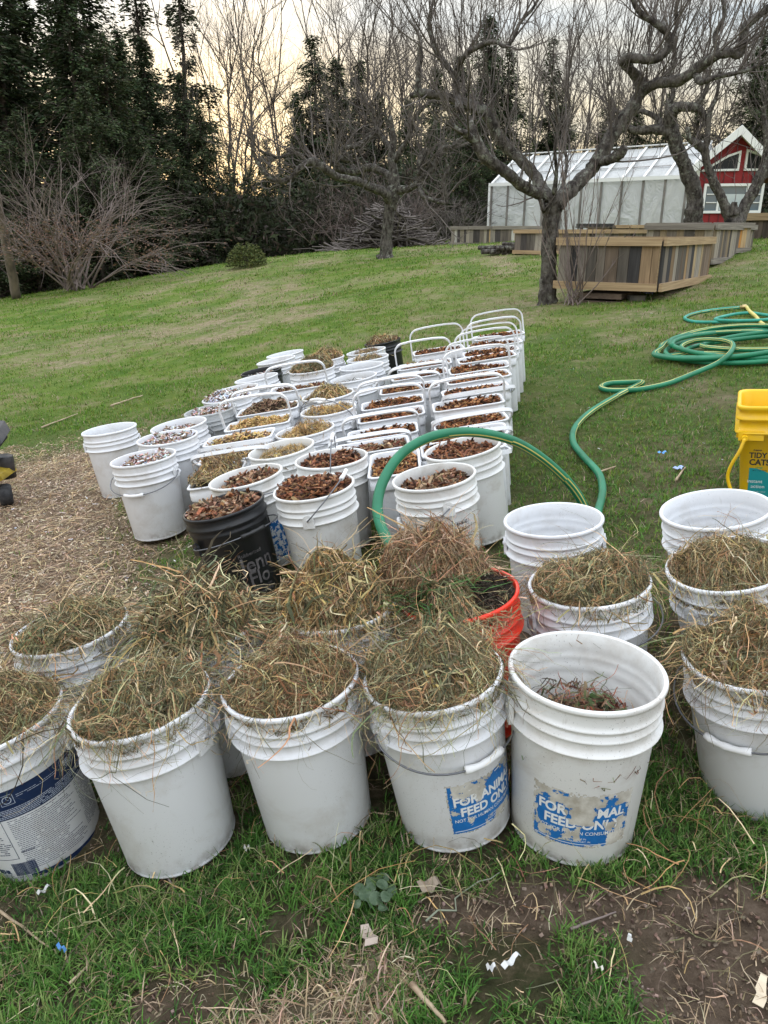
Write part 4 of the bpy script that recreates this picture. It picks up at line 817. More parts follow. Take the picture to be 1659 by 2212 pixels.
# faded print on the black pail
b = get('B1'); g = Print(); A = rad(36 - 42)
g.text('Rubberized', .020, -.008, .207, .012); g.text('Jenn', .082, .012, .165, .014, .95); g.text('Flo', .076, .008, .110, .014, .95); g.text('Ready-to-use', .0155, .012, .072, .01); g.text('Waterproofing', .0155, .006, .054, .01); g.wrap('faded_lettering', PRG, b, A)
g = Print(); g.text('Primer.', .0155, -.165, .17, .01); g.text('Jenn Flo', .014, -.165, .145, .01); g.wrap('faded_lettering', PRG, b, A)
# paint pail: navy bands, rows of small print, bar code
b = get('F1'); A = rad(34); W2 = .20
g = Print(); g.rect(-W2, .215, W2, .262, 60); g.rect(-.075, .19, W2, .215, 46); lab = g.wrap('label_band', PRN, b, A, .0007); g = Print(); g.rect(-.062, .022, W2, .033, 40); g.wrap('label_band', PRN, b, A, .0007)
g = Print(); g.text('BEHR', .0155, .112, .243, .05); g.frame(.085, .230, .138, .256, .0007); g.text('ULTRA', .008, .112, .2345, .02); g.frame(-.052, .226, -.024, .252, .001); g.disc(-.038, .239, .0095, .0078); g.rect(-.0385, .2385, -.0375, .2455); g.rect(-.0385, .2382, -.0335, .2391)
def small_print(g, u0, u1, v0, v1, dv, h, seed, dens=.85):
    r_ = random.Random(seed); v = v1
    while v > v0:
        u = u0; end = u1 - r_.random() ** 2 * (u1 - u0) * .35
        while u < end:
            w = r_.uniform(.0018, .0075)
            if r_.random() < dens: g.add([(u, v), (u + w, v), (u + w, v + h), (u, v + h)], [[0, 1, 2, 3]])
            u += w + .0011
        v -= dv
small_print(g, -.018, .07, .236, .244, .0045, .0011, 1); small_print(g, -.070, .19, .192, .214, .0040, .0017, 2, .95); g.wrap('band_print', PRL, lab, A, .0014)
g = Print(); small_print(g, -.058, .095, .045, .184, .0049, .0014, 3, .95); small_print(g, .105, .175, .06, .184, .0046, .0013, 4)
g.text('APPLICATION:', .005, -.044, .098, .03); small_print(g, -.135, -.078, .09, .145, .0055, .002, 5)
g.frame(-.14, .082, -.070, .214, .0012); g.rect(-.14, .118, -.070, .119, 4)
u = -.098
for i in range(34): w = random.choice((.0006, .0006, .0011, .0016)); g.rect(u, .034, u + w, .07); u += w + random.choice((.0005, .0008))
g.text('6 78885 07053', .0055, -.082, .0295); g.text('BEHR', .015, -.128, .045, .05); small_print(g, -.15, -.106, .022, .036, .004, .001, 6)
g.wrap('label_print', PRN, b, A)

# ------------------------------------------------------------------ garden hoses
def hose_obj(name, P, r, cols, label, mat=None, parent=None, twist=2.0, stripes=((0,), (3,)), cat='garden hose', sides=24, group=None):
    P = np.asarray(P); n = len(P); V, Q, T = tubes(P[None], np.full((1, n), r), sides, True); c = np.tile(np.array(cols[0], float), (len(V), 1)); i = np.arange(n); tw = (i * twist / 40).astype(int)
    me = mesh_np(name, V, [Q, T], M['hoseg'], None, True); me.materials.append(M['hosey'])
    mi = np.zeros(len(me.polygons), np.int32); q = np.arange(len(Q)); seg = q // sides; sd = q % sides; s2 = (sd + tw[np.minimum(seg, n - 1)]) % sides
    for s in stripes: mi[:len(Q)][np.isin(s2, s)] = 1
    me.polygons.foreach_set('material_index', mi)
    o = obj(name, me, parent)
    if label: tag(o, label, cat, group)
    return o
M['hoseg'] = m_noise('hose_green', (0.004, 0.13, 0.058), (0.010, 0.20, 0.095), 6, .5, .15, 300, .001, spec=.5); M['hosey'] = m_noise('hose_stripe', (0.55, 0.45, 0.10), (0.68, 0.60, 0.2), 8, .45, 0)
M['hoset'] = m_noise('hose_teal', (0.02, 0.24, 0.17), (0.05, 0.36, 0.27), 8, .4, 0)
def zpt(px, py, z): return CAM + ray(px, py) * z
Z = []
g0 = ground_at(905, 1262, .019); g1 = ground_at(880, 1225, .019)
arch = [zpt(930, 1262, 2.22), zpt(872, 1217, 2.26), zpt(833, 1160, 2.32), zpt(815, 1100, 2.38), zpt(828, 1038, 2.44), zpt(868, 980, 2.50), zpt(925, 946, 2.55), zpt(985, 934, 2.60), zpt(1045, 936, 2.66), zpt(1110, 953, 2.72), zpt(1165, 985, 2.79), zpt(1215, 1028, 2.86), zpt(1248, 1068, 2.92), zpt(1268, 1110, 2.97)]
tail = [ground_at(1279, 1142, .019), ground_at(1293, 1100, .019), ground_at(1302, 1060, .019), ground_at(1293, 1022, .019), ground_at(1262, 988, .019), ground_at(1238, 955, .019), ground_at(1243, 922, .019), ground_at(1275, 890, .019), ground_at(1320, 862, .019), ground_at(1365, 838, .019), ground_at(1388, 826, .05),
        ground_at(1360, 826, .03), ground_at(1318, 828, .019), ground_at(1298, 836, .019), ground_at(1315, 843, .019), ground_at(1360, 843, .019), ground_at(1400, 838, .019), ground_at(1450, 826, .019), ground_at(1500, 806, .03), ground_at(1545, 787, .05), ground_at(1572, 768, .09), ground_at(1584, 748, .11), ground_at(1572, 737, .11), ground_at(1530, 733, .10), ground_at(1492, 738, .08), ground_at(1470, 750, .06), ground_at(1485, 762, .05)]
cc = ground_at(1615, 757, 0)[:2]
loops = []
for k in range(int(7.0 * 18)):
    a = math.pi * 1.05 + k * 2 * math.pi / 18; lp = k / 18; rr = .56 + .10 * math.sin(lp * 2.3) - .03 * (lp % 3) + .03 * math.sin(a * 2 + lp); ox = .05 * math.sin(lp * 1.7); oy = .09 * math.cos(lp * 2.1)
    x = cc[0] + ox + rr * 1.0 * math.cos(a); y = cc[1] + oy + rr * .88 * math.sin(a); loops.append((x, y, h1(x, y) + .022 + .021 * min(lp * .75, 3.2) * (.7 + .3 * math.sin(a * 1.5 + lp))))
P = catmull(np.vstack([arch, tail, loops]), 9)
for i in range(3): P[1:-1] = (P[:-2] + 2 * P[1:-1] + P[2:]) / 4
hose_obj('garden_hose', P, .0168, [(0, 0, 0)], 'thick green hose with yellow stripes arching over the buckets and coiled on the lawn')
# second, teal hose
T2 = [ground_at(1680, 690, .015), ground_at(1640, 692, .015), ground_at(1600, 695, .015), ground_at(1550, 696, .015), ground_at(1500, 695, .015), ground_at(1479, 687, .015), ground_at(1500, 677, .015), ground_at(1545, 669, .015), ground_at(1598, 664, .02)]
T3 = [ground_at(1720, 683, .015), ground_at(1660, 681, .015), ground_at(1620, 676, .025), ground_at(1580, 680, .02), ground_at(1545, 690, .03), ground_at(1600, 693, .04), ground_at(1680, 690, .03), ground_at(1760, 688, .015), ground_at(1790, 700, .015), ground_at(1740, 703, .02), ground_at(1680, 690, .015)]
me0 = M['hoseg']; M['hoseg'] = M['hoset']; P2 = catmull(np.vstack([T3[:-1], T2]), 9)
h2 = hose_obj('garden_hose', P2, .014, [0], 'faded teal hose looped on the lawn behind the green coil', stripes=((5,),)); M['hoseg'] = me0
mb = MB(); e = P2[-1]; dr = nrm(P2[-1] - P2[-4]); mb.tube([e, e + dr * .02, e + dr * .021, e + dr * .06], [.019, .019, .024, .024], 12); mb.obj('hose_coupling', m_plain('brass', (0.55, 0.42, 0.2), .35, .8), h2, True)
e2 = e + dr * .06; P3 = catmull([e2, ground_at(1618, 671, .04), ground_at(1632, 683, .02), ground_at(1645, 698, .02), ground_at(1665, 707, .02), ground_at(1720, 712, .02)], 9); P3[:, 2] += .0
me1 = M['hoseg']; M['hoseg'] = M['hosey']; me2 = M['hosey']; M['hosey'] = me1; hose_obj('garden_hose', P3, .015, [0], 'short yellow green hose joined to the teal one by a brass coupling', stripes=((3, 4, 5, 6, 7, 8),)); M['hoseg'] = me1; M['hosey'] = me2

# ------------------------------------------------------------------ yellow tub
x, y = 1.59, 2.92; yt = empty('litter_tub', label='bright yellow square tub with printed front at the right edge', cat='tub'); yt.matrix_world = pose((x, y, h1(x, y) - .004), 5, -24, 1.17)
def tub2(hx, hy):
    R = []
    def ring(dx, z, r=.035): p = rrect(hx + dx, hy + dx, r); R.append(np.c_[p, np.full(len(p), z)])
    ring(-.024, .003); ring(-.019, 0); ring(-.018, .004); ring(-.004, .245); ring(.010, .252); ring(.012, .257); ring(-.001, .262); ring(.0, .292); ring(.010, .298); ring(.012, .303); ring(.001, .308); ring(.002, .325); ring(.008, .33); ring(.010, .340); ring(.007, .3445); ring(.001, .344); ring(-.003, .338); ring(-.006, .25); ring(-.022, .012, .03); ring(-.028, .008, .03)
    return loft(R, True, True)
V, Q, T = tub2(.145, .125); obj('body', mesh_np('tub_body', V, [Q, T], M['yellow'], None, True), yt)
for sx in (-1, 1):
    mb = MB(); mb.box((sx * .145 - .006, -.035, .215), (sx * .145 + .006, .035, .25)); mb.obj('handle_lug', M['yellow'], yt)
mb = MB(); mb.box((-.145, -.133, .232), (-.07, -.120, .262)); mb.tube([(-.125, -.133, .24), (-.125, -.142, .24)], [.011, .009], 12)
mb.obj('handle_lug', M['yellow'], yt)
P = catmull([(-.125, -.139, .24), (-.138, -.146, .20), (-.160, -.143, .15), (-.168, -.139, .11), (-.160, -.141, .075), (-.150, -.143, .055)], 6); mb = MB(); mb.tube(P, [.0055] * len(P), 10); mb.obj('bail', M['yellow'], yt, True)
# print on the front (local -y face leans slightly; follow it)
def flat_print(g, name, mat, parent, off=.001, keep=None):
    V = np.vstack(g.V); yy = -(.125 + (-.0185 + .014 * V[:, 1] / .245)) - off; return poly_obj(name, np.c_[V[:, 0], yy, V[:, 1]], g.F, mat, parent)
TEAL = m_plain('print_teal', (0.01, 0.24, 0.25), .4)
g = Print(); n = 16; a = np.linspace(0, math.pi / 2, n); g.add(np.r_[[(-.105, .01)], np.c_[-.105 + .105 * np.sin(a) ** 1.0, .01 + .125 * np.cos(a) ** .8]], [[0, i + 2, i + 1] for i in range(n - 1)]); tl = flat_print(g, 'label_print', TEAL, yt)
g = Print(); g.text('TIDY', .026, -.082, .178, .03, .9); g.text('CATS', .028, -.076, .154, .03, .9); g.text('PURINA', .007, -.084, .196, .04); g.text('MULTIPLE CATS', .006, -.074, .126, .02); flat_print(g, 'lettering', PRK, yt)
g = Print(); g.text('LITTER', .007, -.076, .1355, .03); flat_print(g, 'lettering', m_plain('print_green', (0.02, 0.3, 0.12), .4), yt)
g = Print(); g.text('instant', .017, -.086, .088, .0); g.text('action', .017, -.076, .070, .0); g.text('ammonia odor control', .0055, -.077, .052); flat_print(g, 'lettering', PRW, tl, .0016)
g = Print(); g.disc(-.002, .165, .040); dsc = flat_print(g, 'picture_disc', m_noise('print_picture', (0.42, 0.46, 0.36), (0.7, 0.7, 0.62), 25, .4, 0), yt); g = Print(); g.frame(-.028, .168, .006, .19, .003); g.rect(-.02, .142, .02, .146); g.disc(.0, .156, .009, .006); flat_print(g, 'picture_print', PRK, dsc, .0016)
g = Print(); g.disc(.015, .07, .052, .0505); flat_print(g, 'print_ring', m_plain('print_pale', (0.85, 0.7, 0.25), .4), yt)

# ------------------------------------------------------------------ mower deck at the left edge
mx, my = -2.19, 4.25; mw = empty('mower_deck', (mx, my, h1(mx, my)), 'black and yellow mower deck with a small front wheel at the left edge', 'mower')
DK = m_noise('dark_steel', (0.02, 0.02, 0.022), (0.055, 0.05, 0.048), 12, .45, .2); YL = m_noise('deck_yellow', (0.16, 0.11, 0.012), (0.45, 0.32, 0.03), 10, .45, .2); RB = m_noise('rubber', (0.02, 0.02, 0.022), (0.05, 0.05, 0.052), 30, .75, .2)
def rot_x(V, c, th): return V
w = empty('wheel', (.01, -.05, .065)); w.parent = mw; w.rotation_euler = (0, 0, rad(25))
V, Q = lathe([(.030, -.032), (.052, -.034), (.061, -.026), (.065, -.012), (.066, 0), (.065, .012), (.061, .026), (.052, .034), (.030, .032)], 32); V = V[:, [2, 0, 1]]; obj('tyre', mesh_np('tyre', V, [Q], RB, None, True), w)
V, Q = lathe([(0, -.020), (.012, -.026), (.030, -.022), (.031, .022), (.012, .026), (0, .02)], 24); V = V[:, [2, 0, 1]]; obj('rim', mesh_np('rim', V, [Q], YL, None, True), w)
mb = MB(); mb.tube([(-.06, -.05, .065), (.05, -.05, .065)], [.008, .008], 8); mb.tube([(-.055, -.05, .065), (-.06, -.03, .16), (-.02, 0, .20), (-.02, .0, .27)], [.010] * 4, 8); mb.obj('caster_fork', DK, mw)
mb = MB(); prof = [(-.5, -.01), (-.03, -.01), (.03, -.03), (.045, -.06), (.01, -.075), (-.5, -.06)]
mb.prism([(a, -.12, .235 + b_) for a, b_ in prof], (-.01, .20, .0)); mb.obj('deck_shell', YL, mw)
mb = MB(); mb.prism([(-.5, -.13, .30), (-.03, -.13, .30), (.065, -.10, .385), (.02, -.06, .43), (-.5, -.04, .47)], (-.02, .16, .035)); mb.prism([(-.06, -.14, .30), (.03, -.13, .33), (.05, .0, .39), (.03, .06, .42), (-.06, .08, .40)], (0, 0, .012)); mb.obj('discharge_cover', DK, mw)
mb = MB()
V, Q = lathe([(0, .13), (.05, .13), (.055, .125), (.055, 0), (0, 0)], 24); mb.add(V + [-.02, .05, .14], Q); mb.obj('spindle_housing', DK, mw, True)

# ------------------------------------------------------------------ raised beds of pallet boards
OLD = [(.19, .16, .13), (.27, .24, .20), (.115, .10, .085), (.07, .062, .058), (.30, .26, .20), (.22, .17, .11), (.34, .30, .24), (.155, .13, .11)]
MIX = OLD[:3] + [(.045, .042, .042), (.33, .22, .12), (.24, .165, .10), (.052, .05, .052), (.36, .27, .16), (.16, .12, .09)]
BRT = OLD + [(.42, .20, .06), (.5, .48, .43), (.40, .28, .15)]
M['plank'] = m_attr('pallet_planks', .85, 0, .2, .28, 0)
def plankmat(m_):
    t = m_.node_tree; nn = [n for n in t.nodes if n.bl_idname == 'ShaderNodeTexNoise'][0]; nn.inputs['Scale'].default_value = 26; tcn = t.nodes.new('ShaderNodeTexCoord'); mp_ = t.nodes.new('ShaderNodeMapping'); mp_.inputs['Scale'].default_value = (1, 1, .09); t.links.new(tcn.outputs['Object'], mp_.inputs[0]); t.links.new(mp_.outputs[0], nn.inputs['Vector'])
plankmat(M['plank']); M['rail'] = m_noise('pine_rail', (0.30, 0.205, 0.115), (0.47, 0.34, 0.20), 4, .75, .2, 60, .002, (.5, .5, 16)); M['oldrail'] = m_noise('grey_rail', (0.15, 0.13, 0.11), (0.30, 0.27, 0.23), 4, .85, .2, 60, .002, (.5, .5, 16)); M['greenrail'] = m_noise('new_rail', (0.40, 0.33, 0.14), (0.52, 0.44, 0.22), 4, .75, .2, 60, .002, (.4, .4, 5))
def bed(c0, u, v, w, d, z0, hgt, label, cols=OLD, rail='oldrail', rh=.09, lower=True, tiltx=0, fill_=True, gap=0):
    """c0 front-left corner (x,y); u unit vector along the front, v along the side"""
    o = empty('raised_bed', (c0[0], c0[1], z0), label, 'raised bed', 'raised beds of pallet boards'); u = np.array([*u, 0.]); v = np.array([*v, 0.]); u /= np.linalg.norm(u); v /= np.linalg.norm(v); nz = np.array([0, 0, 1.])
    zt = lambda s: tiltx * s
    def side(a, du, L, outn, name):
        mb = MB(); s = .005
        while s < L - .03:
            wd = min(random.uniform(.085, .15), L - .005 - s); c = np.array(random.choice(cols)) * random.uniform(.8, 1.2); z1 = hgt - rh * random.uniform(.3, .6); zb = random.uniform(-.0, .03)
            p = a + du * s + outn * random.uniform(.0, .004); q = du * (wd - .006)
            mb.prism([p + nz * zb, p + q + nz * zb, p + q + nz * z1, p + nz * z1], outn * .018, col=c); s += wd
        mb.obj('plank_wall', M['plank'], o)
        for nm, zz in (('top_rail', hgt - rh), ) + ((('bottom_rail', .0),) if lower else ()):
            mb = MB(); p = a + outn * .0255 - du * .012; q = du * (L + .024); mb.prism([p + nz * zz, p + q + nz * zz, p + q + nz * (zz + rh), p + nz * (zz + rh)], outn * .034); mb.obj(nm, M[rail], o)
    A0 = np.zeros(3); side(A0, u, w, -v, 'f'); side(A0 + u * w, v, d, u, 'r'); side(A0 + v * d, u, w, v, 'b'); side(A0, v, d, -u, 'l')
    for a in (A0 + u * .03 + v * .03, A0 + u * (w - .03) + v * .03, A0 + v * (d - .03) + u * .03, A0 + u * (w - .03) + v * (d - .03)):
        mb = MB(); mb.box((a[0] - .03, a[1] - .03, .0), (a[0] + .03, a[1] + .03, hgt - .01)); mb.obj('corner_post', M[rail], o)
    if fill_:
        g = 14; S = np.linspace(.03, w - .03, g); D_ = np.linspace(.03, d - .03, g); V = np.array([u * s_ + v * d_ + nz * (hgt * .72 + .03 * random.random()) for d_ in D_ for s_ in S]); Q = [(j * g + i, j * g + i + 1, (j + 1) * g + i + 1, (j + 1) * g + i) for j in range(g - 1) for i in range(g - 1)]
        obj('soil_bed', mesh_np('soil_bed', V, [np.array(Q)], M['soil'], None, True), o)
    return o
fl = at(1205, 628, 9.35); fr = at(1417, 630, 8.8); fb = at(1527, 592, 10.7); u = fr[:2] - fl[:2]; v = fb[:2] - fr[:2]; w_, d_ = np.linalg.norm(u), np.linalg.norm(v)
zb = fr[2] - .0
bed(fl[:2], u, v, w_, d_, zb, .56, 'large raised bed of mixed pallet boards beside the main apple tree', MIX, 'rail', .085, fill_=True)
# pallets under it
pl = empty('wooden_pallet', (fl[0], fl[1], zb - .17), 'weathered pallets stacked under the large raised bed', 'pallet'); un = u / w_; vn_ = v / d_
for k in range(3):
    mb = MB(); z_ = -.10 + k * .085; p = np.array([*(un * (.12 + .05 * k)), z_]); q = np.array([*(un * (w_ - .35 - .12 * k)), 0]); mb.prism([p, p + q, p + q + [0, 0, .06], p + [0, 0, .06]], np.array([*(vn_ * 1.2), 0])); mb.obj('pallet_boards', m_noise('pallet_wood', (0.07, 0.05, 0.04), (0.18, 0.13, 0.10), 5, .9, .4), pl)
mb = MB()
for k in range(7): p = np.array([*(un * (w_ - .28 + (k % 2) * .1) + vn_ * .03), -.12 + (k // 2) * .06]); mb.box((p[0], p[1], p[2]), (p[0] + .18, p[1] + .12, p[2] + .055))
tag(mb.obj('stone_stack', m_noise('stone', (0.07, 0.065, 0.06), (0.17, 0.155, 0.14), 8, .9, .4), None, loc=(fl[0], fl[1], zb - .17)), 'dark stacked stones propping the front corner of the large raised bed', 'stones')
def bedp(px0, py0, Y0, px1, py1, Y1, depth, hgt, label, **kw):
    a = at(px0, py0, Y0); b = at(px1, py1, Y1); u = b[:2] - a[:2]; w_ = np.linalg.norm(u); v = np.array([-u[1], u[0]]) / w_; ang = kw.pop('skew', 0); c, s_ = math.cos(rad(ang)), math.sin(rad(ang)); v = np.array([v[0] * c - v[1] * s_, v[0] * s_ + v[1] * c])
    return bed(a[:2], u, v, w_, depth, min(a[2], b[2]), hgt, label, **kw)
bedp(975, 531, 23, 1060, 530, 22, 1.6, .52, 'small raised bed with orange boards near the wire arch', cols=BRT, rh=.09, skew=-35)
bedp(1112, 548, 16.5, 1300, 544, 15.0, 1.2, .46, 'grey raised bed with pale rails behind the main apple tree', cols=OLD, rail='rail', rh=.07, skew=-10)
bedp(1268, 526, 20, 1357, 522, 19, 1.0, .42, 'small grey raised bed in front of the greenhouse door side', cols=OLD, rail='rail', rh=.07)
bedp(1396, 545, 13.6, 1530, 545, 12.8, 1.0, .46, 'raised bed with one white and one yellow board behind the large bed', cols=BRT, rh=.08, skew=-10)
bedp(1531, 571, 11.9, 1620, 549, 14.0, .9, .56, 'grey weathered raised bed with broken end at the foot of the forked tree', cols=OLD, rh=.08, skew=18)
bedp(1600, 534, 16.0, 1720, 534, 15.0, 1.2, .62, 'dark board raised bed below the red house window', cols=[(.09, .07, .055), (.13, .1, .08), (.07, .055, .045)], rail='rail', rh=.13)
# firewood beside the grey bed, seed trays, plank
a = ground_at(1090, 549); mb = MB()
for k in range(11): r_ = random.uniform(.035, .06); p = np.array([a[0] + random.uniform(-.25, .3), a[1] + random.uniform(-.1, .2), a[2] + .05 + .07 * (k // 5)]); d = np.array([.35 * random.uniform(.6, 1), random.uniform(-.2, .1), 0]); mb.tube([p - d, p + d], [r_, r_ * .9], 8)
tag(mb.obj('firewood_pile', M['bark'], None), 'low pile of cut branches beside the grey raised bed', 'firewood')
a = at(1250, 489, 18.5); b_ = at(1345, 489, 18.0); d = b_ - a; mb = MB(); mb.box((a[0], a[1], a[2] - .03), (b_[0], a[1] + .3, a[2])); 
for i in range(9): x_ = a[0] + d[0] * (i + .1) / 9; mb.box((x_, a[1] - .0, a[2] + .003), (x_ + d[0] / 9 * .5, a[1] + .28, a[2] + .06))
for i in (0, 1): x_ = a[0] + d[0] * (.08 + .8 * i); mb.box((x_, a[1] + .1, a[2] - .75), (x_ + .06, a[1] + .16, a[2] - .03))
tag(mb.obj('seedling_bench', m_noise('tray_dark', (0.03, 0.03, 0.028), (0.09, 0.08, 0.07), 6, .8, 0), None), 'low dark bench of seed trays in front of the greenhouse', 'bench')

# wire arch
c = ground_at(1020, 499); wa = MB(); R_ = .62
for k in range(8):
    y_ = k * .16; wa.tube([(R_ * math.cos(a_), y_, R_ * 1.15 * math.sin(a_)) for a_ in np.linspace(0, math.pi, 22)], [.008] * 22, 5)
for a_ in np.linspace(0, math.pi, 13): wa.tube([(R_ * math.cos(a_), 0, R_ * 1.15 * math.sin(a_)), (R_ * math.cos(a_), 1.12, R_ * 1.15 * math.sin(a_))], [.008] * 2, 5)
o = wa.obj('wire_arch', m_plain('galvanised_wire', (0.30, 0.32, 0.33), .5, .6), None, loc=(c[0], c[1] - 2.0, at(1020, 505, c[1] - 2.0)[2])); o.rotation_euler = (0, 0, rad(-20)); tag(o, 'galvanised wire mesh arch standing left of the greenhouse', 'wire arch')

# ------------------------------------------------------------------ greenhouse of plastic sheet
m, t, b = new_mat('greenhouse_film'); tcn = t.nodes.new('ShaderNodeTexCoord'); mp_ = t.nodes.new('ShaderNodeMapping'); mp_.inputs['Scale'].default_value = (1, 1, .6); t.links.new(tcn.outputs['Object'], mp_.inputs[0]); nz_ = noise(t, mp_.outputs[0], 2.2, 5, .6, 1.2)
t.links.new(ramp(t, nz_, [(0.3, (0.62, 0.63, 0.63)), (0.7, (0.82, 0.82, 0.80))]), b.inputs['Base Color']); b.inputs['Roughness'].default_value = .35; bump(t, b, nz_, .9, .12); tr = t.nodes.new('ShaderNodeBsdfTranslucent'); tr.inputs[0].default_value = (.75, .77, .78, 1); mx_ = t.nodes.new('ShaderNodeMixShader'); mx_.inputs[0].default_value = .35
tp = t.nodes.new('ShaderNodeBsdfTransparent'); mx2 = t.nodes.new('ShaderNodeMixShader'); mx2.inputs[0].default_value = .06
t.links.new(b.outputs[0], mx_.inputs[1]); t.links.new(tr.outputs[0], mx_.inputs[2]); t.links.new(mx_.outputs[0], mx2.inputs[1]); t.links.new(tp.outputs[0], mx2.inputs[2]); t.links.new(mx2.outputs[0], t.nodes['Material Output'].inputs[0]); FILM = m
GL = at(1058, 497, 27.5); GR = at(1474, 500, 23.5); u = (GR - GL); L = np.linalg.norm(u[:2]); un = np.array([u[0], u[1], 0]) / L; vn2 = np.array([-un[1], un[0], 0]); GW = 3.2
top = lambda px, py, Y: at(px, py, Y)[2]
zl0, zl1 = top(1070, 400, 27.5), top(1474, 381, 23.5); g0z, g1z = min(GL[2], h1(GL[0], GL[1])) - .15, min(GR[2], h1(GR[0], GR[1])) - .1
ze = (zl0 + zl1) / 2; rise = .95
gh = empty('greenhouse', (GL[0], GL[1], 0), 'long white plastic sheeted greenhouse attached to the red house', 'greenhouse')
a3 = lambda s, d_, z: un * s + vn2 * d_ + np.array([0, 0, z])
nb = 24
def film(name, f, ns, nd):
    V = np.array([f(i / ns, j / nd) for j in range(nd + 1) for i in range(ns + 1)]); Q = np.array([(j * (ns + 1) + i, j * (ns + 1) + i + 1, (j + 1) * (ns + 1) + i + 1, (j + 1) * (ns + 1) + i) for j in range(nd) for i in range(ns)]); return obj(name, mesh_np(name, V, [Q], FILM, None, True), gh)
sagf = lambda s, t_: .02 * math.sin(s * L / .86 * 2 * math.pi) * math.sin(math.pi * t_) + .012 * (vn(s * 60, t_ * 9, 2) - .5)
film('side_film', lambda s, t_: a3(s * L, sagf(s, t_), g0z + (g1z - g0z) * s + (ze - g0z - (g1z - g0z) * s) * t_), 120, 14)
film('roof_film', lambda s, t_: a3(s * L - .0, .0 + GW / 2 * t_, ze + rise * t_ - .012 * abs(math.sin(s * L / .86 * math.pi)) * math.sin(math.pi * t_)), 120, 8)
film('roof_film', lambda s, t_: a3(s * L, GW / 2 + GW / 2 * t_, ze + rise * (1 - t_)), 20, 4)
film('back_film', lambda s, t_: a3(s * L, GW, g0z + (ze - g0z) * t_), 20, 4)
def endf(s0):
    P = [a3(s0, 0, g0z), a3(s0, 0, ze), a3(s0, GW / 2, ze + rise), a3(s0, GW, ze), a3(s0, GW, g0z)]; poly_obj('end_film', P, [[0, 1, 2, 3, 4]], FILM, gh)
endf(0); endf(L)
FR = m_noise('frame_wood', (0.13, 0.12, 0.11), (0.24, 0.22, 0.20), 3, .8, 0); FRW = m_plain('white_trim', (0.78, 0.78, 0.76), .5)
for k in range(11):
    s_ = L * (k + .0) / 10 + (.03 if k == 0 else -.03 if k == 10 else 0); mb = MB(); zg = g0z + (g1z - g0z) * s_ / L
    mb.prism([a3(s_ - .03, -.055, zg), a3(s_ + .03, -.055, zg), a3(s_ + .03, -.055, ze), a3(s_ - .03, -.055, ze)], vn2 * .03); mb.obj('wall_post', FR, gh)
    mb = MB(); mb.prism([a3(s_ - .035, -.05, ze + .035), a3(s_ + .035, -.05, ze + .035), a3(s_ + .035, GW / 2, ze + rise + .035), a3(s_ - .035, GW / 2, ze + rise + .035)], (0, 0, .025)); mb.obj('rafter', FRW, gh)
for tt in (.33, .66):
    mb = MB(); mb.prism([a3(0, GW / 2 * tt - .02, ze + rise * tt + .028), a3(L, GW / 2 * tt - .02, ze + rise * tt + .028), a3(L, GW / 2 * tt + .02, ze + rise * tt + .05), a3(0, GW / 2 * tt + .02, ze + rise * tt + .05)], (0, 0, .004)); mb.obj('purlin', FR, gh)
mb = MB(); mb.prism([a3(-.06, -.07, ze - .05), a3(L + .03, -.07, ze - .05), a3(L + .03, -.07, ze + .05), a3(-.06, -.07, ze + .05)], -vn2 * .03); mb.obj('eave_board', FRW, gh)
mb = MB(); mb.prism([a3(-.08, GW / 2 - .06, ze + rise + .065), a3(L, GW / 2 - .06, ze + rise + .065), a3(L, GW / 2 + .06, ze + rise + .065), a3(-.08, GW / 2 + .06, ze + rise + .065)], (0, 0, .03)); mb.obj('ridge_board', FRW, gh)
mb = MB(); mb.prism([a3(-.07, -.09, g0z + .0), a3(-.07, -.09, ze), a3(.0, -.09, ze), a3(.0, -.09, g0z)], vn2 * .09); mb.obj('corner_trim', FRW, gh)

# ------------------------------------------------------------------ red house
HY = 24.0; HL = at(1487, 500, HY); pk = at(1591, 283, HY); hs = (pk[0] - HL[0]); ztop = pk[2]; e0 = at(1487, 352, HY)[2]; x1 = pk[0] + hs; zg = HL[2] - .35
ho = empty('red_house', (HL[0], HY, 0), 'dark red board house with white trim and trapezoid gable windows', 'house')
RED = m_noise('red_boards', (0.20, 0.014, 0.018), (0.27, 0.026, 0.028), 3, .7, .1); SH = m_noise('shingles', (0.13, 0.135, 0.14), (0.23, 0.235, 0.24), 14, .9, .5, 60, .02); GLS = m_plain('window_glass', (0.10, 0.14, 0.17), .06, 0, .8); GLD = m_plain('gable_glass', (0.018, 0.02, 0.024), .35, 0, .25); CUR = m_noise('blind_cloth', (0.42, 0.47, 0.48), (0.52, 0.56, 0.56), 3, .7, 0)
X0 = HL[0]; lx = lambda px: at(px, 420, HY)[0] - X0; lz = lambda px, py: at(px, py, HY)[2]
hs2 = hs; dep = 6.5; shx = 2.6  # ridge runs away to the right
sk = np.array([shx, dep, 0])
mb = MB(); mb.prism([(0, 0, zg), (2 * hs2, 0, zg), (2 * hs2, 0, e0), (hs2, 0, ztop), (0, 0, e0)], sk); wl = mb.obj('wall', RED, ho)
mb = MB(); x = .0
while x < 2 * hs2: 
    zt_ = e0 + (ztop - e0) * (1 - abs(x - hs2) / hs2); mb.box((x, -.018, zg), (x + .025, -.002, zt_ - .03)); x += .27
mb.obj('batten', m_plain('red_batten', (0.115, 0.010, 0.012), .7), wl)
sl = (ztop - e0) / hs2; ov = .35
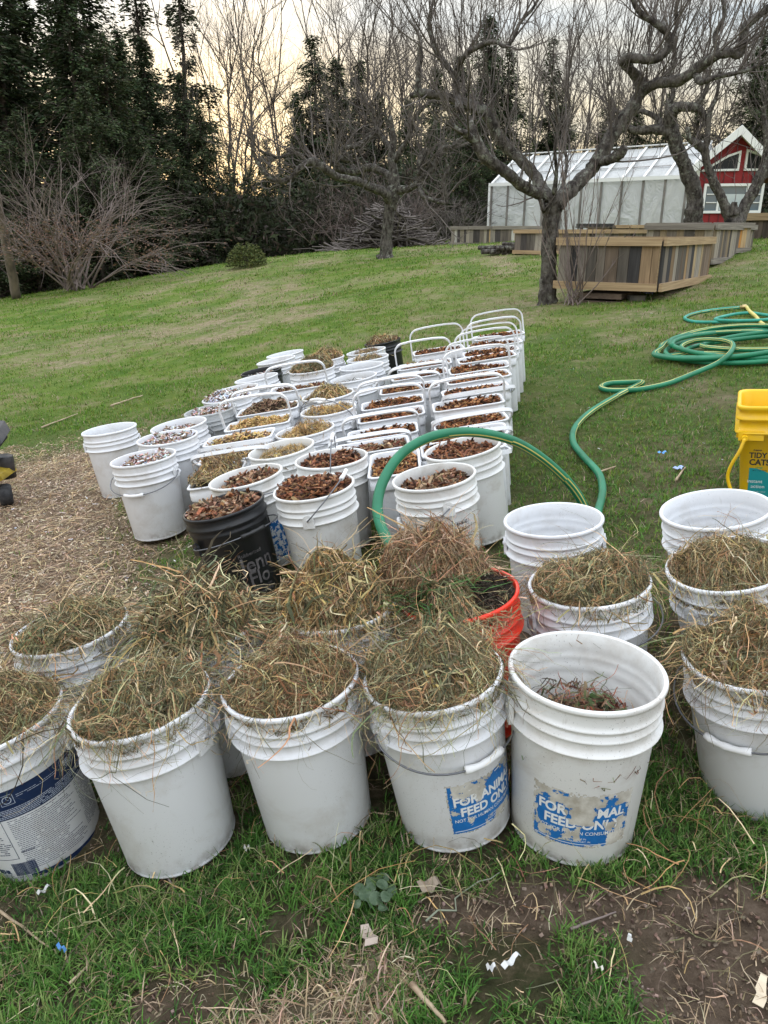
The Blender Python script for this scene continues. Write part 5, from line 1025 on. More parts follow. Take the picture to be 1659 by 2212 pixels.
for sgn in (-1, 1):
    ex = hs2 + sgn * (hs2 + ov); ez = e0 - ov * sl; mb = MB(); mb.prism([(hs2, -.32, ztop + .02), (ex, -.32, ez + .02), (ex, -.32, ez + .10), (hs2, -.32, ztop + .10)], sk * 1.0 + np.array([0, .4, 0])); rf = mb.obj('roof', SH, ho)
    mb = MB(); mb.prism([(hs2, -.355, ztop - .13), (ex, -.355, ez - .13), (ex, -.355, ez + .115), (hs2, -.355, ztop + .115)], (0, .034, 0)); mb.obj('rake_board', FRW, rf)
    mb = MB(); mb.prism([(hs2, -.318, ztop - .02), (ex, -.318, ez - .02), (ex, -.318, ez + .018), (hs2, -.318, ztop + .018)], (0, .31, 0)); mb.obj('soffit', FRW, rf)
def win(pts_px, glass, cur=None, mull=(), tr=.055):
    P = np.array([(lx(a_), lz(a_, b_)) for a_, b_ in pts_px]); c_ = P.mean(0); n = len(P)
    inn = P.copy()
    f = MB(); 
    # inset polygon
    def inset(P, d):
        out = []
        for i in range(n):
            a_, b_, c2 = P[i - 1], P[i], P[(i + 1) % n]; e1 = (b_ - a_) / np.linalg.norm(b_ - a_); e2 = (c2 - b_) / np.linalg.norm(c2 - b_); n1 = np.array([-e1[1], e1[0]]); n2 = np.array([-e2[1], e2[0]])
            if (c_ - b_) @ n1 < 0: n1 = -n1
            if (c_ - b_) @ n2 < 0: n2 = -n2
            M2 = np.array([n1, n2]); out.append(b_ + np.linalg.solve(M2, [d, d]))
        return np.array(out)
    I = inset(P, tr)
    for i in range(n): j = (i + 1) % n; f.prism([(P[i][0], -.06, P[i][1]), (P[j][0], -.06, P[j][1]), (I[j][0], -.06, I[j][1]), (I[i][0], -.06, I[i][1])], (0, .055, 0))
    for mx0 in mull: f.box((lx(mx0) - .03, -.055, I[:, 1].min()), (lx(mx0) + .03, -.006, I[:, 1].max()))
    fo = f.obj('window', FRW, ho); g = MB(); g.prism([(p[0], -.022, p[1]) for p in I], (0, .015, 0)); g.obj('pane', glass, fo)
    return fo, I
win([(1504, 371), (1587, 369), (1587, 325), (1560, 335)], GLD, tr=.055); win([(1598, 369), (1690, 369), (1630, 333), (1598, 322)], GLD, tr=.055)
fo, I = win([(1518, 461), (1647, 460), (1647, 396), (1518, 397)], GLS, mull=(1552, 1612), tr=.07)
for a_, b_ in ((1526, 1549), (1615, 1642)):
    for r_ in (1, 2): mb = MB(); z_ = I[:, 1].min() + (I[:, 1].max() - I[:, 1].min()) * r_ / 3; mb.box((lx(a_), -.045, z_ - .012), (lx(b_), -.026, z_ + .012)); mb.obj('glazing_bar', FRW, fo)
mb = MB(); mb.box((lx(1556), -.030, I[:, 1].min() + .02), (lx(1608), -.024, I[:, 1].min() + .45)); mb.obj('blind', CUR, fo)
mb = MB(); mb.box((-.03, -.05, zg), (.10, -.02, e0)); mb.obj('corner_board', FRW, ho)
# ------------------------------------------------------------------ bare trees
def grow(P, R, n, length, ang, up, wander, rad0, K=6, tmin=.2, tmax=1.0, weight=None, sag=0.0, rtip=.35, away=None):
    """n branches springing from parent lines P (m,k,3) with radii R (m,k)"""
    m_, k_, _ = P.shape; w = weight if weight is not None else np.linalg.norm(np.diff(P, axis=1), axis=-1).sum(1); w = w / w.sum()
    pi = RG.choice(m_, n, p=w); t_ = RG.uniform(tmin, tmax, n) * (k_ - 1); i = np.minimum(t_.astype(int), k_ - 2); f = (t_ - i)[:, None]
    S = P[pi, i] * (1 - f) + P[pi, i + 1] * f; T = nrm(P[pi, i + 1] - P[pi, i]); rp = R[pi, i] * (1 - f[:, 0]) + R[pi, i + 1] * f[:, 0]
    q = RG.normal(size=(n, 3)); q -= (q * T).sum(-1, keepdims=True) * T; q = nrm(q); a = RG.uniform(*ang, n)[:, None]
    d = T * np.cos(a) + q * np.sin(a); d[:, 2] += up * RG.uniform(.4, 1.5, n); d = nrm(d)
    L = RG.uniform(*length, n); st_ = (L / (K - 1))[:, None]; out = [S]; bend = RG.normal(0, wander, (n, 3))
    for j in range(1, K):
        d = d + bend * .35 + RG.normal(0, wander, (n, 3)); d[:, 2] += up * .12 - sag * j / K; d = nrm(d); S = S + d * st_; out.append(S)
    r0 = np.minimum(rad0 * RG.uniform(.7, 1.3, n), rp * .85); Rn = r0[:, None] * np.linspace(1, rtip, K)[None]
    return np.stack(out, 1), Rn
def limb(pts, jit=.0, per=5):
    """pts: (px, py, distance, width in picture px) -> smooth world line with radii"""
    P = np.array([at(p[0], p[1], p[2]) for p in pts]); R = np.array([p[3] * .5 * np.linalg.norm(at(p[0], p[1], p[2]) - CAM) / FP / math.sqrt(1 + ((p[0] - CX) / FP) ** 2) for p in pts])
    R[1:] *= .88; Q = catmull(np.c_[P, R], per); P, R = Q[:, :3], np.maximum(Q[:, 3], .004)
    if jit: P[1:-1] += RG.normal(0, jit, P[1:-1].shape) * R[1:-1, None]; R[1:-1] *= 1 + RG.normal(0, jit * .6, len(R) - 2)
    return P, R
def limbs_mesh(name, limbs, mat, parent, sides=16, bumpy=.13):
    mb = MB()
    for P, R in limbs:
        V, Q, T = tubes(P[None], R[None], sides, True); k = len(P); ctr = np.repeat(P, sides, 0); rr = np.repeat(R, sides)
        nse = (vn(V[:, 0] * 9 + V[:, 2] * 7, V[:, 1] * 9 + V[:, 2] * 5, 3) - .5) * 1.1 + (vn(V[:, 0] * 31, V[:, 2] * 31, 4) - .5) * .6
        V = V + (V - ctr) * (bumpy * 2 * nse)[:, None]; mb.add(V, Q, T)
    return mb.obj(name, mat, parent, True)
def resample(L, K=24):
    P = []; R = []
    for p, r in L:
        t_ = np.linspace(0, len(p) - 1, K); i = np.minimum(t_.astype(int), len(p) - 2); f = (t_ - i)[:, None]; P.append(p[i] * (1 - f) + p[i + 1] * f); R.append(r[i] * (1 - f[:, 0]) + r[i + 1] * f[:, 0])
    return np.array(P), np.array(R)
def twigs_obj(name, sets, mat, parent, sides=(5, 4, 3, 3)):
    mb = MB()
    for (P, R), s in zip(sets, sides): V, Q, _ = tubes(P, R, s); mb.add(V, Q)
    return mb.obj(name, mat, parent, True)
def r2(x, y, Y, w): return (829.5 + x / 2, y / 2, Y, w / 2)
def r1(x, y, Y, w): return (x / 2, y / 2, Y, w / 2)
# main apple tree
T1 = 9.5; bb = at(1180, 660, T1); t1 = empty('apple_tree', bb, 'big gnarled bare apple tree with forked trunk standing beside the large raised bed', 'tree', 'bare apple trees')
A = lambda x, y, dy, w: r2(x, y, T1 + dy, w)
tr1 = [limb([A(700, 1345, 0, 118), A(704, 1310, 0, 92), A(710, 1230, 0, 80), A(713, 1130, 0, 74), A(717, 1020, 0, 76), A(722, 930, 0, 84), A(725, 870, 0, 98), A(728, 835, 0, 80)], .03),
 limb([A(712, 900, 0, 70), A(690, 850, .0, 58), A(640, 826, -.1, 52), A(590, 795, -.2, 50), A(535, 750, -.3, 48), A(480, 712, -.35, 50), A(430, 668, -.4, 50), A(400, 615, -.4, 44), A(382, 560, -.4, 34), A(372, 525, -.4, 26)], .05),
 limb([A(705, 880, .1, 62), A(668, 790, .3, 50), A(640, 740, .4, 48), A(590, 690, .5, 50), A(540, 642, .55, 52), A(490, 575, .6, 46), A(455, 510, .6, 46), A(415, 475, .6, 50), A(360, 455, .6, 54), A(325, 440, .6, 46), A(270, 418, .55, 38), A(190, 405, .5, 36), A(150, 402, .5, 34), A(112, 418, .5, 22)], .05),
 limb([A(740, 890, 0, 70), A(775, 850, 0, 64), A(830, 800, .1, 60), A(885, 740, .2, 60), A(930, 680, .2, 62), A(975, 600, .2, 62), A(1030, 520, .2, 60), A(1080, 455, .2, 58), A(1110, 400, .2, 56), A(1155, 368, .1, 46), A(1220, 355, 0, 48), A(1285, 342, -.1, 48), A(1340, 305, -.2, 50), A(1395, 268, -.3, 44), A(1450, 235, -.4, 40), A(1500, 225, -.4, 40), A(1530, 238, -.4, 38), A(1552, 190, -.4, 34), A(1558, 125, -.4, 34), A(1600, 80, -.4, 32), A(1680, 20, -.4, 28)], .05),
 limb([A(1115, 400, .2, 54), A(1098, 345, .2, 48), A(1060, 300, .15, 42), A(1038, 262, .1, 44), A(1080, 250, 0, 40), A(1150, 258, -.1, 42), A(1200, 240, -.1, 38), A(1235, 195, -.1, 36), A(1225, 145, -.1, 32), A(1180, 105, -.1, 26), A(1125, 70, -.1, 26), A(1085, 20, -.1, 22), A(1060, -60, -.1, 18)], .05),
 limb([A(930, 700, .2, 40), A(975, 690, .0, 40), A(1020, 665, -.1, 42), A(1042, 635, -.15, 34)], .05),
 limb([A(330, 470, -.3, 30), A(318, 430, .5, 30), A(312, 350, .5, 24), A(270, 280, .5, 24), A(232, 235, .5, 20), A(205, 170, .5, 18), A(195, 90, .5, 14), A(215, -10, .5, 10)], .06),
 limb([A(150, 402, .5, 28), A(148, 330, .5, 24), A(156, 240, .5, 24), A(150, 150, .5, 14), A(110, 90, .5, 10)], .06),
 limb([A(318, 300, .5, 20), A(350, 240, .3, 20), A(420, 195, .2, 20), A(480, 180, .1, 18), A(525, 200, 0, 18), A(560, 165, 0, 16), A(585, 100, 0, 14), A(640, 40, 0, 12), A(680, -30, 0, 10)], .06),
 limb([A(380, 600, -.4, 30), A(350, 578, -.5, 28), A(310, 555, -.55, 20), A(282, 518, -.55, 18)], .06),
 limb([A(672, 850, 0, 22), A(690, 910, -.1, 18), A(680, 860, -.1, 12)], .0),
 limb([A(1345, 325, -.2, 30), A(1370, 355, -.4, 24), A(1430, 335, -.5, 22), A(1500, 320, -.5, 18), A(1580, 300, -.5, 15), A(1680, 250, -.5, 12)], .06),
 limb([A(1230, 180, -.1, 22), A(1265, 110, -.1, 18), A(1262, 30, -.1, 16), A(1300, -50, -.1, 12)], .05),
 limb([A(1440, 240, -.4, 18), A(1430, 150, -.3, 16), A(1470, 60, -.3, 14), A(1450, -40, -.3, 10)], .05),
 limb([A(752, 850, .1, 22), A(775, 790, .3, 18), A(790, 700, .4, 16), A(770, 590, .5, 13), A(800, 470, .5, 10), A(790, 350, .5, 8)], .04),
 limb([A(735, 840, -.1, 20), A(745, 740, -.2, 16), A(738, 640, -.3, 14), A(755, 500, -.3, 10), A(735, 380, -.3, 8)], .04)]
off = lambda L, o_: [(p - np.array(o_), r) for p, r in L]
limbs_mesh('trunk', off(tr1, bb), M['bark'], t1)
PR = resample(off(tr1[1:], bb)); wl_ = np.linalg.norm(np.diff(PR[0], axis=1), axis=-1).sum(1)
g1_ = grow(*PR, 150, (.35, 1.5), (.5, 1.3), .75, .10, .0095, 8, .12, 1.0); g2_ = grow(*g1_, 520, (.15, .75), (.4, 1.0), .3, .13, .0038, 6, .15); g3_ = grow(*g2_, 1100, (.06, .35), (.4, 1.0), .25, .14, .0024, 4, .2)
ws = grow(PR[0][[0, 1, 2, 3]], PR[1][[0, 1, 2, 3]], 60, (1.0, 2.8), (.9, 1.4), 1.6, .05, .0065, 8, .2, .8); ws2 = grow(*ws, 260, (.15, .7), (.3, .8), .5, .1, .0028, 5, .25)
twigs_obj('crown', [g1_, g2_, g3_, ws, ws2], M['twig'], t1, (5, 4, 3, 4, 3))
# sucker shoots at the foot
s0 = ground_at(1232, 658); n = 26; SP = np.array([[s0 + [RG.normal(0, .06), RG.normal(0, .06), 0], s0 + [RG.normal(0, .06), RG.normal(0, .06), .02]] for _ in range(n)]); SR = np.full((n, 2), .03)
sg = grow(SP, SR, 26, (.5, 1.9), (.0, .35), 1.2, .06, .006, 8, 0, .3); sg2 = grow(*sg, 160, (.1, .4), (.3, .7), .4, .1, .003, 5, .3); o = twigs_obj('sucker_shoots', [sg, sg2], M['shrubtwig'], None, (5, 3)); tag(o, 'thin bare shoots growing up between the main apple trunk and the raised bed', 'shrub')
# middle apple tree
T2_ = 19; bb = at(835, 557, T2_); t2 = empty('apple_tree', bb, 'smaller bare apple tree with drooping crooked limbs in the middle of the lawn edge', 'tree', 'bare apple trees'); q = lambda x, y, dy, w: (x, y, T2_ + dy, w)
tr2 = [limb([q(833, 562, 0, 40), q(834, 548, 0, 32), q(836, 510, 0, 28), q(840, 460, 0, 26), q(848, 420, 0, 28), q(852, 385, 0, 24), q(846, 340, 0, 18), q(850, 300, 0, 14), q(842, 250, 0, 10)], .03),
 limb([q(846, 440, 0, 22), q(832, 418, -.2, 21), q(800, 404, -.4, 20), q(765, 390, -.6, 18), q(730, 383, -.8, 17), q(705, 366, -1, 18), q(672, 350, -1.1, 18), q(650, 362, -1.2, 15), q(628, 385, -1.2, 13), q(608, 392, -1.2, 12), q(585, 386, -1.2, 10), q(566, 366, -1.2, 9), q(548, 330, -1.2, 8), q(550, 290, -1.2, 6)], .05),
 limb([q(850, 400, 0, 20), q(838, 378, .2, 18), q(800, 362, .4, 16), q(765, 372, .5, 16), q(735, 365, .5, 15), q(720, 350, .5, 16), q(735, 340, .4, 16), q(755, 345, .3, 14), q(740, 322, .3, 13), q(770, 316, .3, 12), q(795, 300, .3, 10), q(820, 282, .3, 8)], .06),
 limb([q(852, 410, 0, 20), q(880, 408, -.1, 16), q(905, 395, -.2, 15), q(930, 372, -.3, 15), q(945, 345, -.3, 14), q(958, 320, -.3, 12), q(978, 318, -.3, 9), q(990, 300, -.3, 8)], .05),
 limb([q(935, 360, -.3, 12), q(910, 340, -.3, 14), q(918, 325, -.3, 14), q(906, 350, -.4, 12), q(905, 380, -.4, 9)], .05),
 limb([q(905, 395, -.2, 10), q(912, 422, -.5, 9), q(935, 432, -.6, 9), q(962, 438, -.6, 9), q(965, 425, -.6, 8), q(955, 395, -.6, 7), q(968, 365, -.6, 7), q(960, 340, -.6, 5)], .07),
 limb([q(665, 352, -1.1, 8), q(640, 330, -1, 8), q(600, 340, -1, 7), q(560, 325, -1, 6)], .05), limb([q(850, 350, 0, 14), q(880, 300, -.2, 11), q(900, 250, -.2, 8), q(940, 210, -.2, 6)], .05), limb([q(848, 330, 0, 12), q(810, 270, .2, 9), q(800, 220, .2, 7)], .05)]
limbs_mesh('trunk', off(tr2, bb), M['bark'], t2, 9)
PR = resample(off(tr2[1:], bb)); g1_ = grow(*PR, 170, (.4, 1.8), (.5, 1.3), .55, .14, .014, 8, .1); g2_ = grow(*g1_, 650, (.2, .9), (.4, 1.1), .2, .15, .0065, 6, .15); g3_ = grow(*g2_, 1300, (.1, .45), (.4, 1.0), .2, .15, .0042, 4, .2); twigs_obj('crown', [g1_, g2_, g3_], M['twig'], t2)
# two apple trees at the right
T3_ = 15.5; bb = at(1498, 497, T3_); t3 = empty('apple_tree', bb, 'thick trunked bare apple tree leaning left between greenhouse and red house', 'tree', 'bare apple trees'); A = lambda x, y, dy, w: r2(x, y, T3_ + dy, w)
tr3 = [limb([A(1335, 1120, 0, 84), A(1338, 1000, 0, 82), A(1340, 920, 0, 84), A(1345, 870, 0, 74), A(1335, 800, 0, 66), A(1310, 735, 0, 62), A(1280, 670, 0, 62), A(1258, 610, 0, 64), A(1240, 560, 0, 66), A(1232, 520, 0, 50)], .03),
 limb([A(1245, 590, 0, 50), A(1215, 565, 0, 44), A(1160, 560, .1, 40), A(1100, 565, .2, 34), A(1050, 555, .3, 28), A(1000, 575, .3, 22), A(960, 560, .3, 16)], .05),
 limb([A(1238, 550, 0, 54), A(1240, 500, -.1, 52), A(1262, 468, -.2, 44), A(1310, 462, -.3, 36), A(1360, 470, -.3, 34), A(1385, 500, -.3, 24), A(1392, 520, -.3, 20)], .05),
 limb([A(1240, 520, 0, 34), A(1225, 470, 0, 28), A(1250, 400, 0, 22), A(1230, 330, 0, 18), A(1260, 250, 0, 14), A(1240, 170, 0, 10)], .05),
 limb([A(1340, 470, -.3, 24), A(1375, 420, -.3, 20), A(1400, 360, -.3, 16), A(1390, 290, -.3, 13), A(1420, 200, -.3, 10)], .05),
 limb([A(1210, 565, 0, 28), A(1180, 510, .2, 24), A(1110, 480, .3, 20), A(1060, 500, .3, 16), A(990, 480, .3, 12)], .05)]
limbs_mesh('trunk', off(tr3, bb), M['bark'], t3, 10)
PR = resample(off(tr3[1:], bb)); g1_ = grow(*PR, 90, (.5, 1.9), (.5, 1.2), .9, .10, .010, 8, .1); g2_ = grow(*g1_, 300, (.2, .9), (.4, 1.0), .35, .13, .0048, 6, .15); g3_ = grow(*g2_, 500, (.1, .4), (.4, 1.0), .25, .15, .003, 4, .2); twigs_obj('crown', [g1_, g2_, g3_], M['twig'], t3)
T4_ = 15.0; bb = at(1588, 500, T4_); t4 = empty('apple_tree', bb, 'low forked bare apple tree with a knot hole in front of the red house window', 'tree', 'bare apple trees'); A = lambda x, y, dy, w: r2(x, y, T4_ + dy, w)
tr4 = [limb([A(1515, 1100, 0, 105), A(1515, 985, 0, 96), A(1513, 940, 0, 84), A(1515, 905, 0, 60)], .03), limb([A(1505, 960, 0, 56), A(1475, 895, 0, 46), A(1450, 840, 0, 42), A(1420, 775, 0, 38), A(1395, 710, 0, 36), A(1385, 650, 0, 40), A(1360, 625, 0, 38), A(1320, 600, 0, 26), A(1312, 550, 0, 18)], .05),
 limb([A(1528, 965, 0, 58), A(1560, 890, 0, 54), A(1600, 815, 0, 50), A(1640, 740, 0, 50), A(1690, 660, 0, 44), A(1760, 560, 0, 36)], .05), limb([A(1515, 930, -.1, 40), A(1512, 890, -.1, 32), A(1516, 872, -.1, 26)], .02),
 limb([A(1385, 650, 0, 28), A(1400, 580, 0, 24), A(1405, 500, 0, 20), A(1440, 400, 0, 16), A(1450, 300, 0, 12)], .05), limb([A(1640, 740, 0, 24), A(1650, 620, 0, 20), A(1640, 500, 0, 16), A(1660, 400, 0, 12)], .05)]
tk = limbs_mesh('trunk', off(tr4, bb), M['bark'], t4, 10)
mb = MB(); hc = at(829.5 + 1487 / 2, 962 / 2, T4_ - .19) - bb; V, Q = lathe([(.0, .0), (.03, 0), (.05, .012), (.062, .004)], 20); V = V[:, [0, 2, 1]] * [1, -1, 1.15]; mb.add(V + hc, Q); mb.obj('knot_hole', m_plain('hollow', (.012, .01, .009), .95), tk, True)
PR = resample(off(tr4[1:], bb)); g1_ = grow(*PR, 60, (.5, 1.7), (.5, 1.2), .8, .10, .0095, 8, .15); g2_ = grow(*g1_, 200, (.2, .8), (.4, 1.0), .35, .13, .0045, 6, .15); g3_ = grow(*g2_, 300, (.1, .35), (.4, 1.0), .25, .15, .003, 4, .2); twigs_obj('crown', [g1_, g2_, g3_], M['twig'], t4)

# ------------------------------------------------------------------ shrub, pole, brush, small bush, undergrowth
sb = ground_at(165, 628); sh = empty('bare_shrub', sb, 'wide bare shrub with arching pinkish twigs at the left edge of the lawn', 'shrub')
n = 22; SP = np.zeros((n, 2, 3)); SP[:, :, 0] = RG.normal(0, .12, (n, 1)); SP[:, :, 1] = RG.normal(0, .12, (n, 1)); SP[:, 1, 2] = .15
sh.scale = (1.12, 1.0, .92)
s1 = grow(SP, np.full((n, 2), .05), 26, (1.8, 3.1), (.3, 1.25), .24, .05, .028, 10, 0, .5, sag=.05); s2 = grow(*s1, 150, (.9, 2.2), (.35, .9), .02, .06, .012, 9, .35, 1, sag=.14); s3 = grow(*s2, 520, (.4, 1.2), (.3, .7), .02, .07, .0065, 7, .2, sag=.14); s4 = grow(*s3, 700, (.15, .5), (.3, .8), .03, .1, .0045, 4, .2)
st_ = twigs_obj('stems', [s1, s2, s3, s4], M['shrubtwig'], sh); V = s2[0].reshape(-1, 3); V = V[(V[:, 2] < 1.9) & (V[:, 2] > .7)]; V = V[RG.integers(0, len(V), 4200)] + RG.normal(0, .13, (4200, 3)); n = len(V)
def leaves(C, L, Wd, col, flat=.5):
    n = len(C); d = nrm(RG.normal(0, 1, (n, 3)) * [1, 1, flat]); s = nrm(np.cross(d, RG.normal(0, 1, (n, 3)))); L = L[:, None]; Wd = Wd[:, None]
    V = np.stack([C - d * L / 2, C + s * Wd / 2, C + d * L / 2, C - s * Wd / 2], 1).reshape(-1, 3); return V, np.arange(n * 4).reshape(-1, 4), np.repeat(col, 4, 0)
V, Q, C = leaves(V, RG.uniform(.03, .09, n), RG.uniform(.015, .04, n), palette(n, [(.20, .12, .08), (.15, .09, .07), (.26, .17, .12)], .2)); obj('dead_leaves', mesh_np('dead_leaves', V, [Q], M['needles'], C), sh)
# leaning broken pole
mb = MB(); a, b_ = ground_at(36, 645), at(-4, 440, 20.5); P = np.array([a + (b_ - a) * t_ + RG.normal(0, .008, 3) for t_ in np.linspace(-.03, 1.3, 12)]); mb.tube(P, np.linspace(.125, .10, 12), 10)
tag(mb.obj('dead_trunk', m_noise('bare_wood', (0.09, 0.075, 0.065), (0.24, 0.19, 0.15), 1.2, .9, .6, 20, .02, (4, 4, .5)), None, True), 'dead leaning trunk with stripped bark at the left edge of the lawn', 'tree')
# brush pile and grey thicket right behind the middle apple
bc = at(905, 536, 24); pt = []
n = 900; x = RG.normal(0, 1, n); c0 = np.stack([x * .75, RG.normal(0, .5, n), RG.uniform(0, 1, n) * np.exp(-x * x * .7) * 1.25], -1); d = nrm(RG.normal(0, 1, (n, 3)) * [1, .6, .28]); L = RG.uniform(.2, .7, n)[:, None]; P = np.stack([c0 - d * L, c0 - d * L * .3 + RG.normal(0, .03, (n, 3)), c0 + d * L * .4 + RG.normal(0, .03, (n, 3)), c0 + d * L], 1); R = np.repeat(RG.uniform(.008, .03, n)[:, None], 4, 1)
V, Q, _ = tubes(P, R, 4); V[:, 2] = np.maximum(V[:, 2], -.05); o = obj('brush_pile', mesh_np('brush_pile', V, [Q], M['twig'], None, True), None, at(845, 540, 25)); tag(o, 'heap of cut grey branches behind the middle apple tree', 'brush', kind='stuff')
def thicket(px, py, Y, w, hgt, n, label, mat='twig', r=.012):
    c = at(px, py, Y); SP = np.zeros((n, 2, 3)); SP[:, :, 0] = RG.uniform(-w, w, (n, 1)); SP[:, :, 1] = RG.normal(0, .7, (n, 1)); SP[:, 1, 2] = .2
    a_ = grow(SP, np.full((n, 2), .05), n * 3, (hgt * .6, hgt * 1.2), (.3, 1.3), .25, .06, r * 1.4, 8, 0, .5, sag=.15); b2 = grow(*a_, n * 16, (hgt * .2, hgt * .6), (.3, .9), .05, .09, r * .7, 7, .2, sag=.15); c2 = grow(*b2, n * 50, (.15, .6), (.3, .9), .05, .1, r * .45, 4, .2)
    o = twigs_obj('bare_thicket', [a_, b2, c2], M[mat], None, (4, 3, 3)); o.location = c; tag(o, label, 'thicket', kind='stuff')
thicket(780, 530, 27, 1.9, 1.7, 26, 'grey leafless thicket arching behind the brush pile', 'shrubtwig', .013)
thicket(905, 528, 27.5, 1.6, 1.5, 24, 'grey leafless brush right of the middle apple trunk', 'twig', .012)
def evergreen_leaves(n, f, cols, L=(.1, .22), W_=(.03, .07)):
    C = f(n); n = len(C); return leaves(C, RG.uniform(*L, n), RG.uniform(*W_, n), palette(n, cols, .3), .5)
DK_ = [(.030, .050, .020), (.045, .070, .026), (.024, .040, .018), (.065, .090, .036), (.042, .055, .028), (.06, .055, .035)]
bs = ground_at(540, 572); bs[1] -= .5; n = 2600; a = RG.uniform(0, 6.28, n); r = RG.random(n) ** .4; z_ = RG.random(n); C0 = np.stack([.55 * r * np.cos(a) * np.sqrt(1 - z_ ** 2 * .8), .5 * r * np.sin(a) * np.sqrt(1 - z_ ** 2 * .8), .62 * z_ * (.7 + .3 * vn(a * 2, z_ * 4, 2))], -1); V, Q, C = leaves(C0, RG.uniform(.04, .1, n), RG.uniform(.02, .04, n), palette(n, [(.10, .12, .035), (.14, .15, .05), (.06, .08, .025)], .2))
bo = empty('round_bush', (bs[0], bs[1], h1(bs[0], bs[1])), 'small round yellowish green bush at the top edge of the lawn', 'bush'); obj('foliage', mesh_np('foliage', V, [Q], M['needles'], C), bo)
SPb = np.zeros((6, 2, 3)); SPb[:, 1, 2] = .1; twigs_obj('stems', [grow(SPb, np.full((6, 2), .03), 14, (.3, .55), (.2, .9), .4, .05, .012, 5, 0, .4)], M['twig'], bo)

ORD = ['first', 'second', 'third', 'fourth', 'fifth', 'sixth', 'seventh', 'eighth', 'ninth', 'tenth', 'eleventh', 'twelfth', 'thirteenth', 'fourteenth', 'fifteenth', 'sixteenth', 'seventeenth']
def ranks(items, key):
    out = {}; c = {}
    for i in sorted(range(len(items)), key=lambda i: items[i][0]): k = key(items[i]); out[i] = ORD[c.get(k, 0)]; c[k] = c.get(k, 0) + 1
    return out
# ------------------------------------------------------------------ conifers of the wood
def conifer_mesh(h, seed, w=.2, density=1.0, bare=.08, wob=.12, cols=DK_, nb_=95, droop=.25):
    global RG
    keep = RG; RG = np.random.default_rng(seed)
    k = 12; zz = np.linspace(0, h, k); P = np.stack([np.cumsum(RG.normal(0, wob * .15, k)), np.cumsum(RG.normal(0, wob * .15, k)), zz], -1); P[0, :2] = 0; R = np.linspace(h * .013 + .03, .015, k); V, Q, _ = tubes(P[None], R[None], 7)
    tm = MB(); tm.add(V, Q); nb2 = int(nb_ * h / 10); t_ = bare + (1 - bare) * RG.random(nb2) ** .9; bz = t_ * h; px_ = np.interp(bz, zz, P[:, 0]); py_ = np.interp(bz, zz, P[:, 1]); az = RG.uniform(0, 6.28, nb2)
    L = h * w * (1 - t_) ** .75 * RG.uniform(.3, 1.2, nb2) * (.75 + .5 * vn(az * 1.2, bz * .4, seed)) + .2; up_ = RG.uniform(-.35, .6, nb2) ; K = 6; s_ = np.linspace(0, 1, K); d = np.stack([np.cos(az), np.sin(az)], -1)
    BP = np.zeros((nb2, K, 3)); BP[:, :, 0] = px_[:, None] + d[:, :1] * L[:, None] * s_; BP[:, :, 1] = py_[:, None] + d[:, 1:] * L[:, None] * s_; BP[:, :, 2] = bz[:, None] + L[:, None] * (up_[:, None] * s_ - droop * s_ ** 2)
    BR_ = np.repeat(np.maximum(L * .012, .006)[:, None], K, 1) * np.linspace(1, .3, K); V, Q, _ = tubes(BP, BR_, 3); tm.add(V, Q); tme = tm.mesh('trunk', M['darkbark'], True)
    n = int(24000 * density * h / 10); pi = RG.choice(nb2, n, p=L / L.sum()); u_ = RG.uniform(.12, 1.03, n); base_ = np.stack([np.array([np.interp(u_[i], s_, BP[pi[i], :, a_]) for a_ in range(3)]) for i in range(0)], 0) if False else None
    i0 = np.minimum((u_ * (K - 1)).astype(int), K - 2); f = (u_ * (K - 1) - i0)[:, None]; C = BP[pi, i0] * (1 - f) + BP[pi, i0 + 1] * f
    lat = RG.normal(0, 1, n) * L[pi] * .13 * (1.15 - u_); dd = np.stack([-d[pi, 1], d[pi, 0]], -1); C[:, :2] += dd * lat[:, None]; C[:, 2] -= np.abs(lat) * .35 + RG.random(n) ** 2 * .35; C += RG.normal(0, .05, C.shape)
    dr = np.stack([d[pi, 0] + dd[:, 0] * np.sign(lat) * .8, d[pi, 1] + dd[:, 1] * np.sign(lat) * .8, RG.normal(-.35, .25, n)], -1); dr = nrm(dr); s3_ = nrm(np.cross(dr, RG.normal(0, .6, (n, 3)) + [0, 0, 1])); ll = RG.uniform(.09, .24, n)[:, None]; ww = RG.uniform(.014, .042, n)[:, None]
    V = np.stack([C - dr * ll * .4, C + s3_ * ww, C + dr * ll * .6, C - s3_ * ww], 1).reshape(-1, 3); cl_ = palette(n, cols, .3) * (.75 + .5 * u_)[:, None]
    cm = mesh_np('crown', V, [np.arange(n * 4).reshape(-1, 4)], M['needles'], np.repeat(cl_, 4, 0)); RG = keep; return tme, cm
CM = [conifer_mesh(10, 101, .22, nb_=230), conifer_mesh(10, 102, .27, 1.1, nb_=230), conifer_mesh(10, 103, .17, .9, .05, nb_=240), conifer_mesh(10, 104, .15, .28, .25, .3, nb_=90), conifer_mesh(10, 105, .34, 1.25, .0, nb_=260, cols=[(.04, .062, .026), (.06, .085, .034), (.032, .048, .022), (.075, .095, .04), (.07, .065, .04)], droop=.1)]
def conifer(px, Y, h, var, label, yaw=None, sw=1.0, zoff=0):
    p = at(px, 500, Y); z = h1(p[0], p[1]); o = empty('conifer', (p[0], p[1], z - .2), label, 'tree', 'conifers of the wood'); o.rotation_euler = (0, 0, RG.uniform(0, 6.28) if yaw is None else yaw); s_ = h / 10; o.scale = (s_ * sw, s_ * sw, s_); obj('trunk', CM[var][0], o); obj('crown', CM[var][1], o); return o
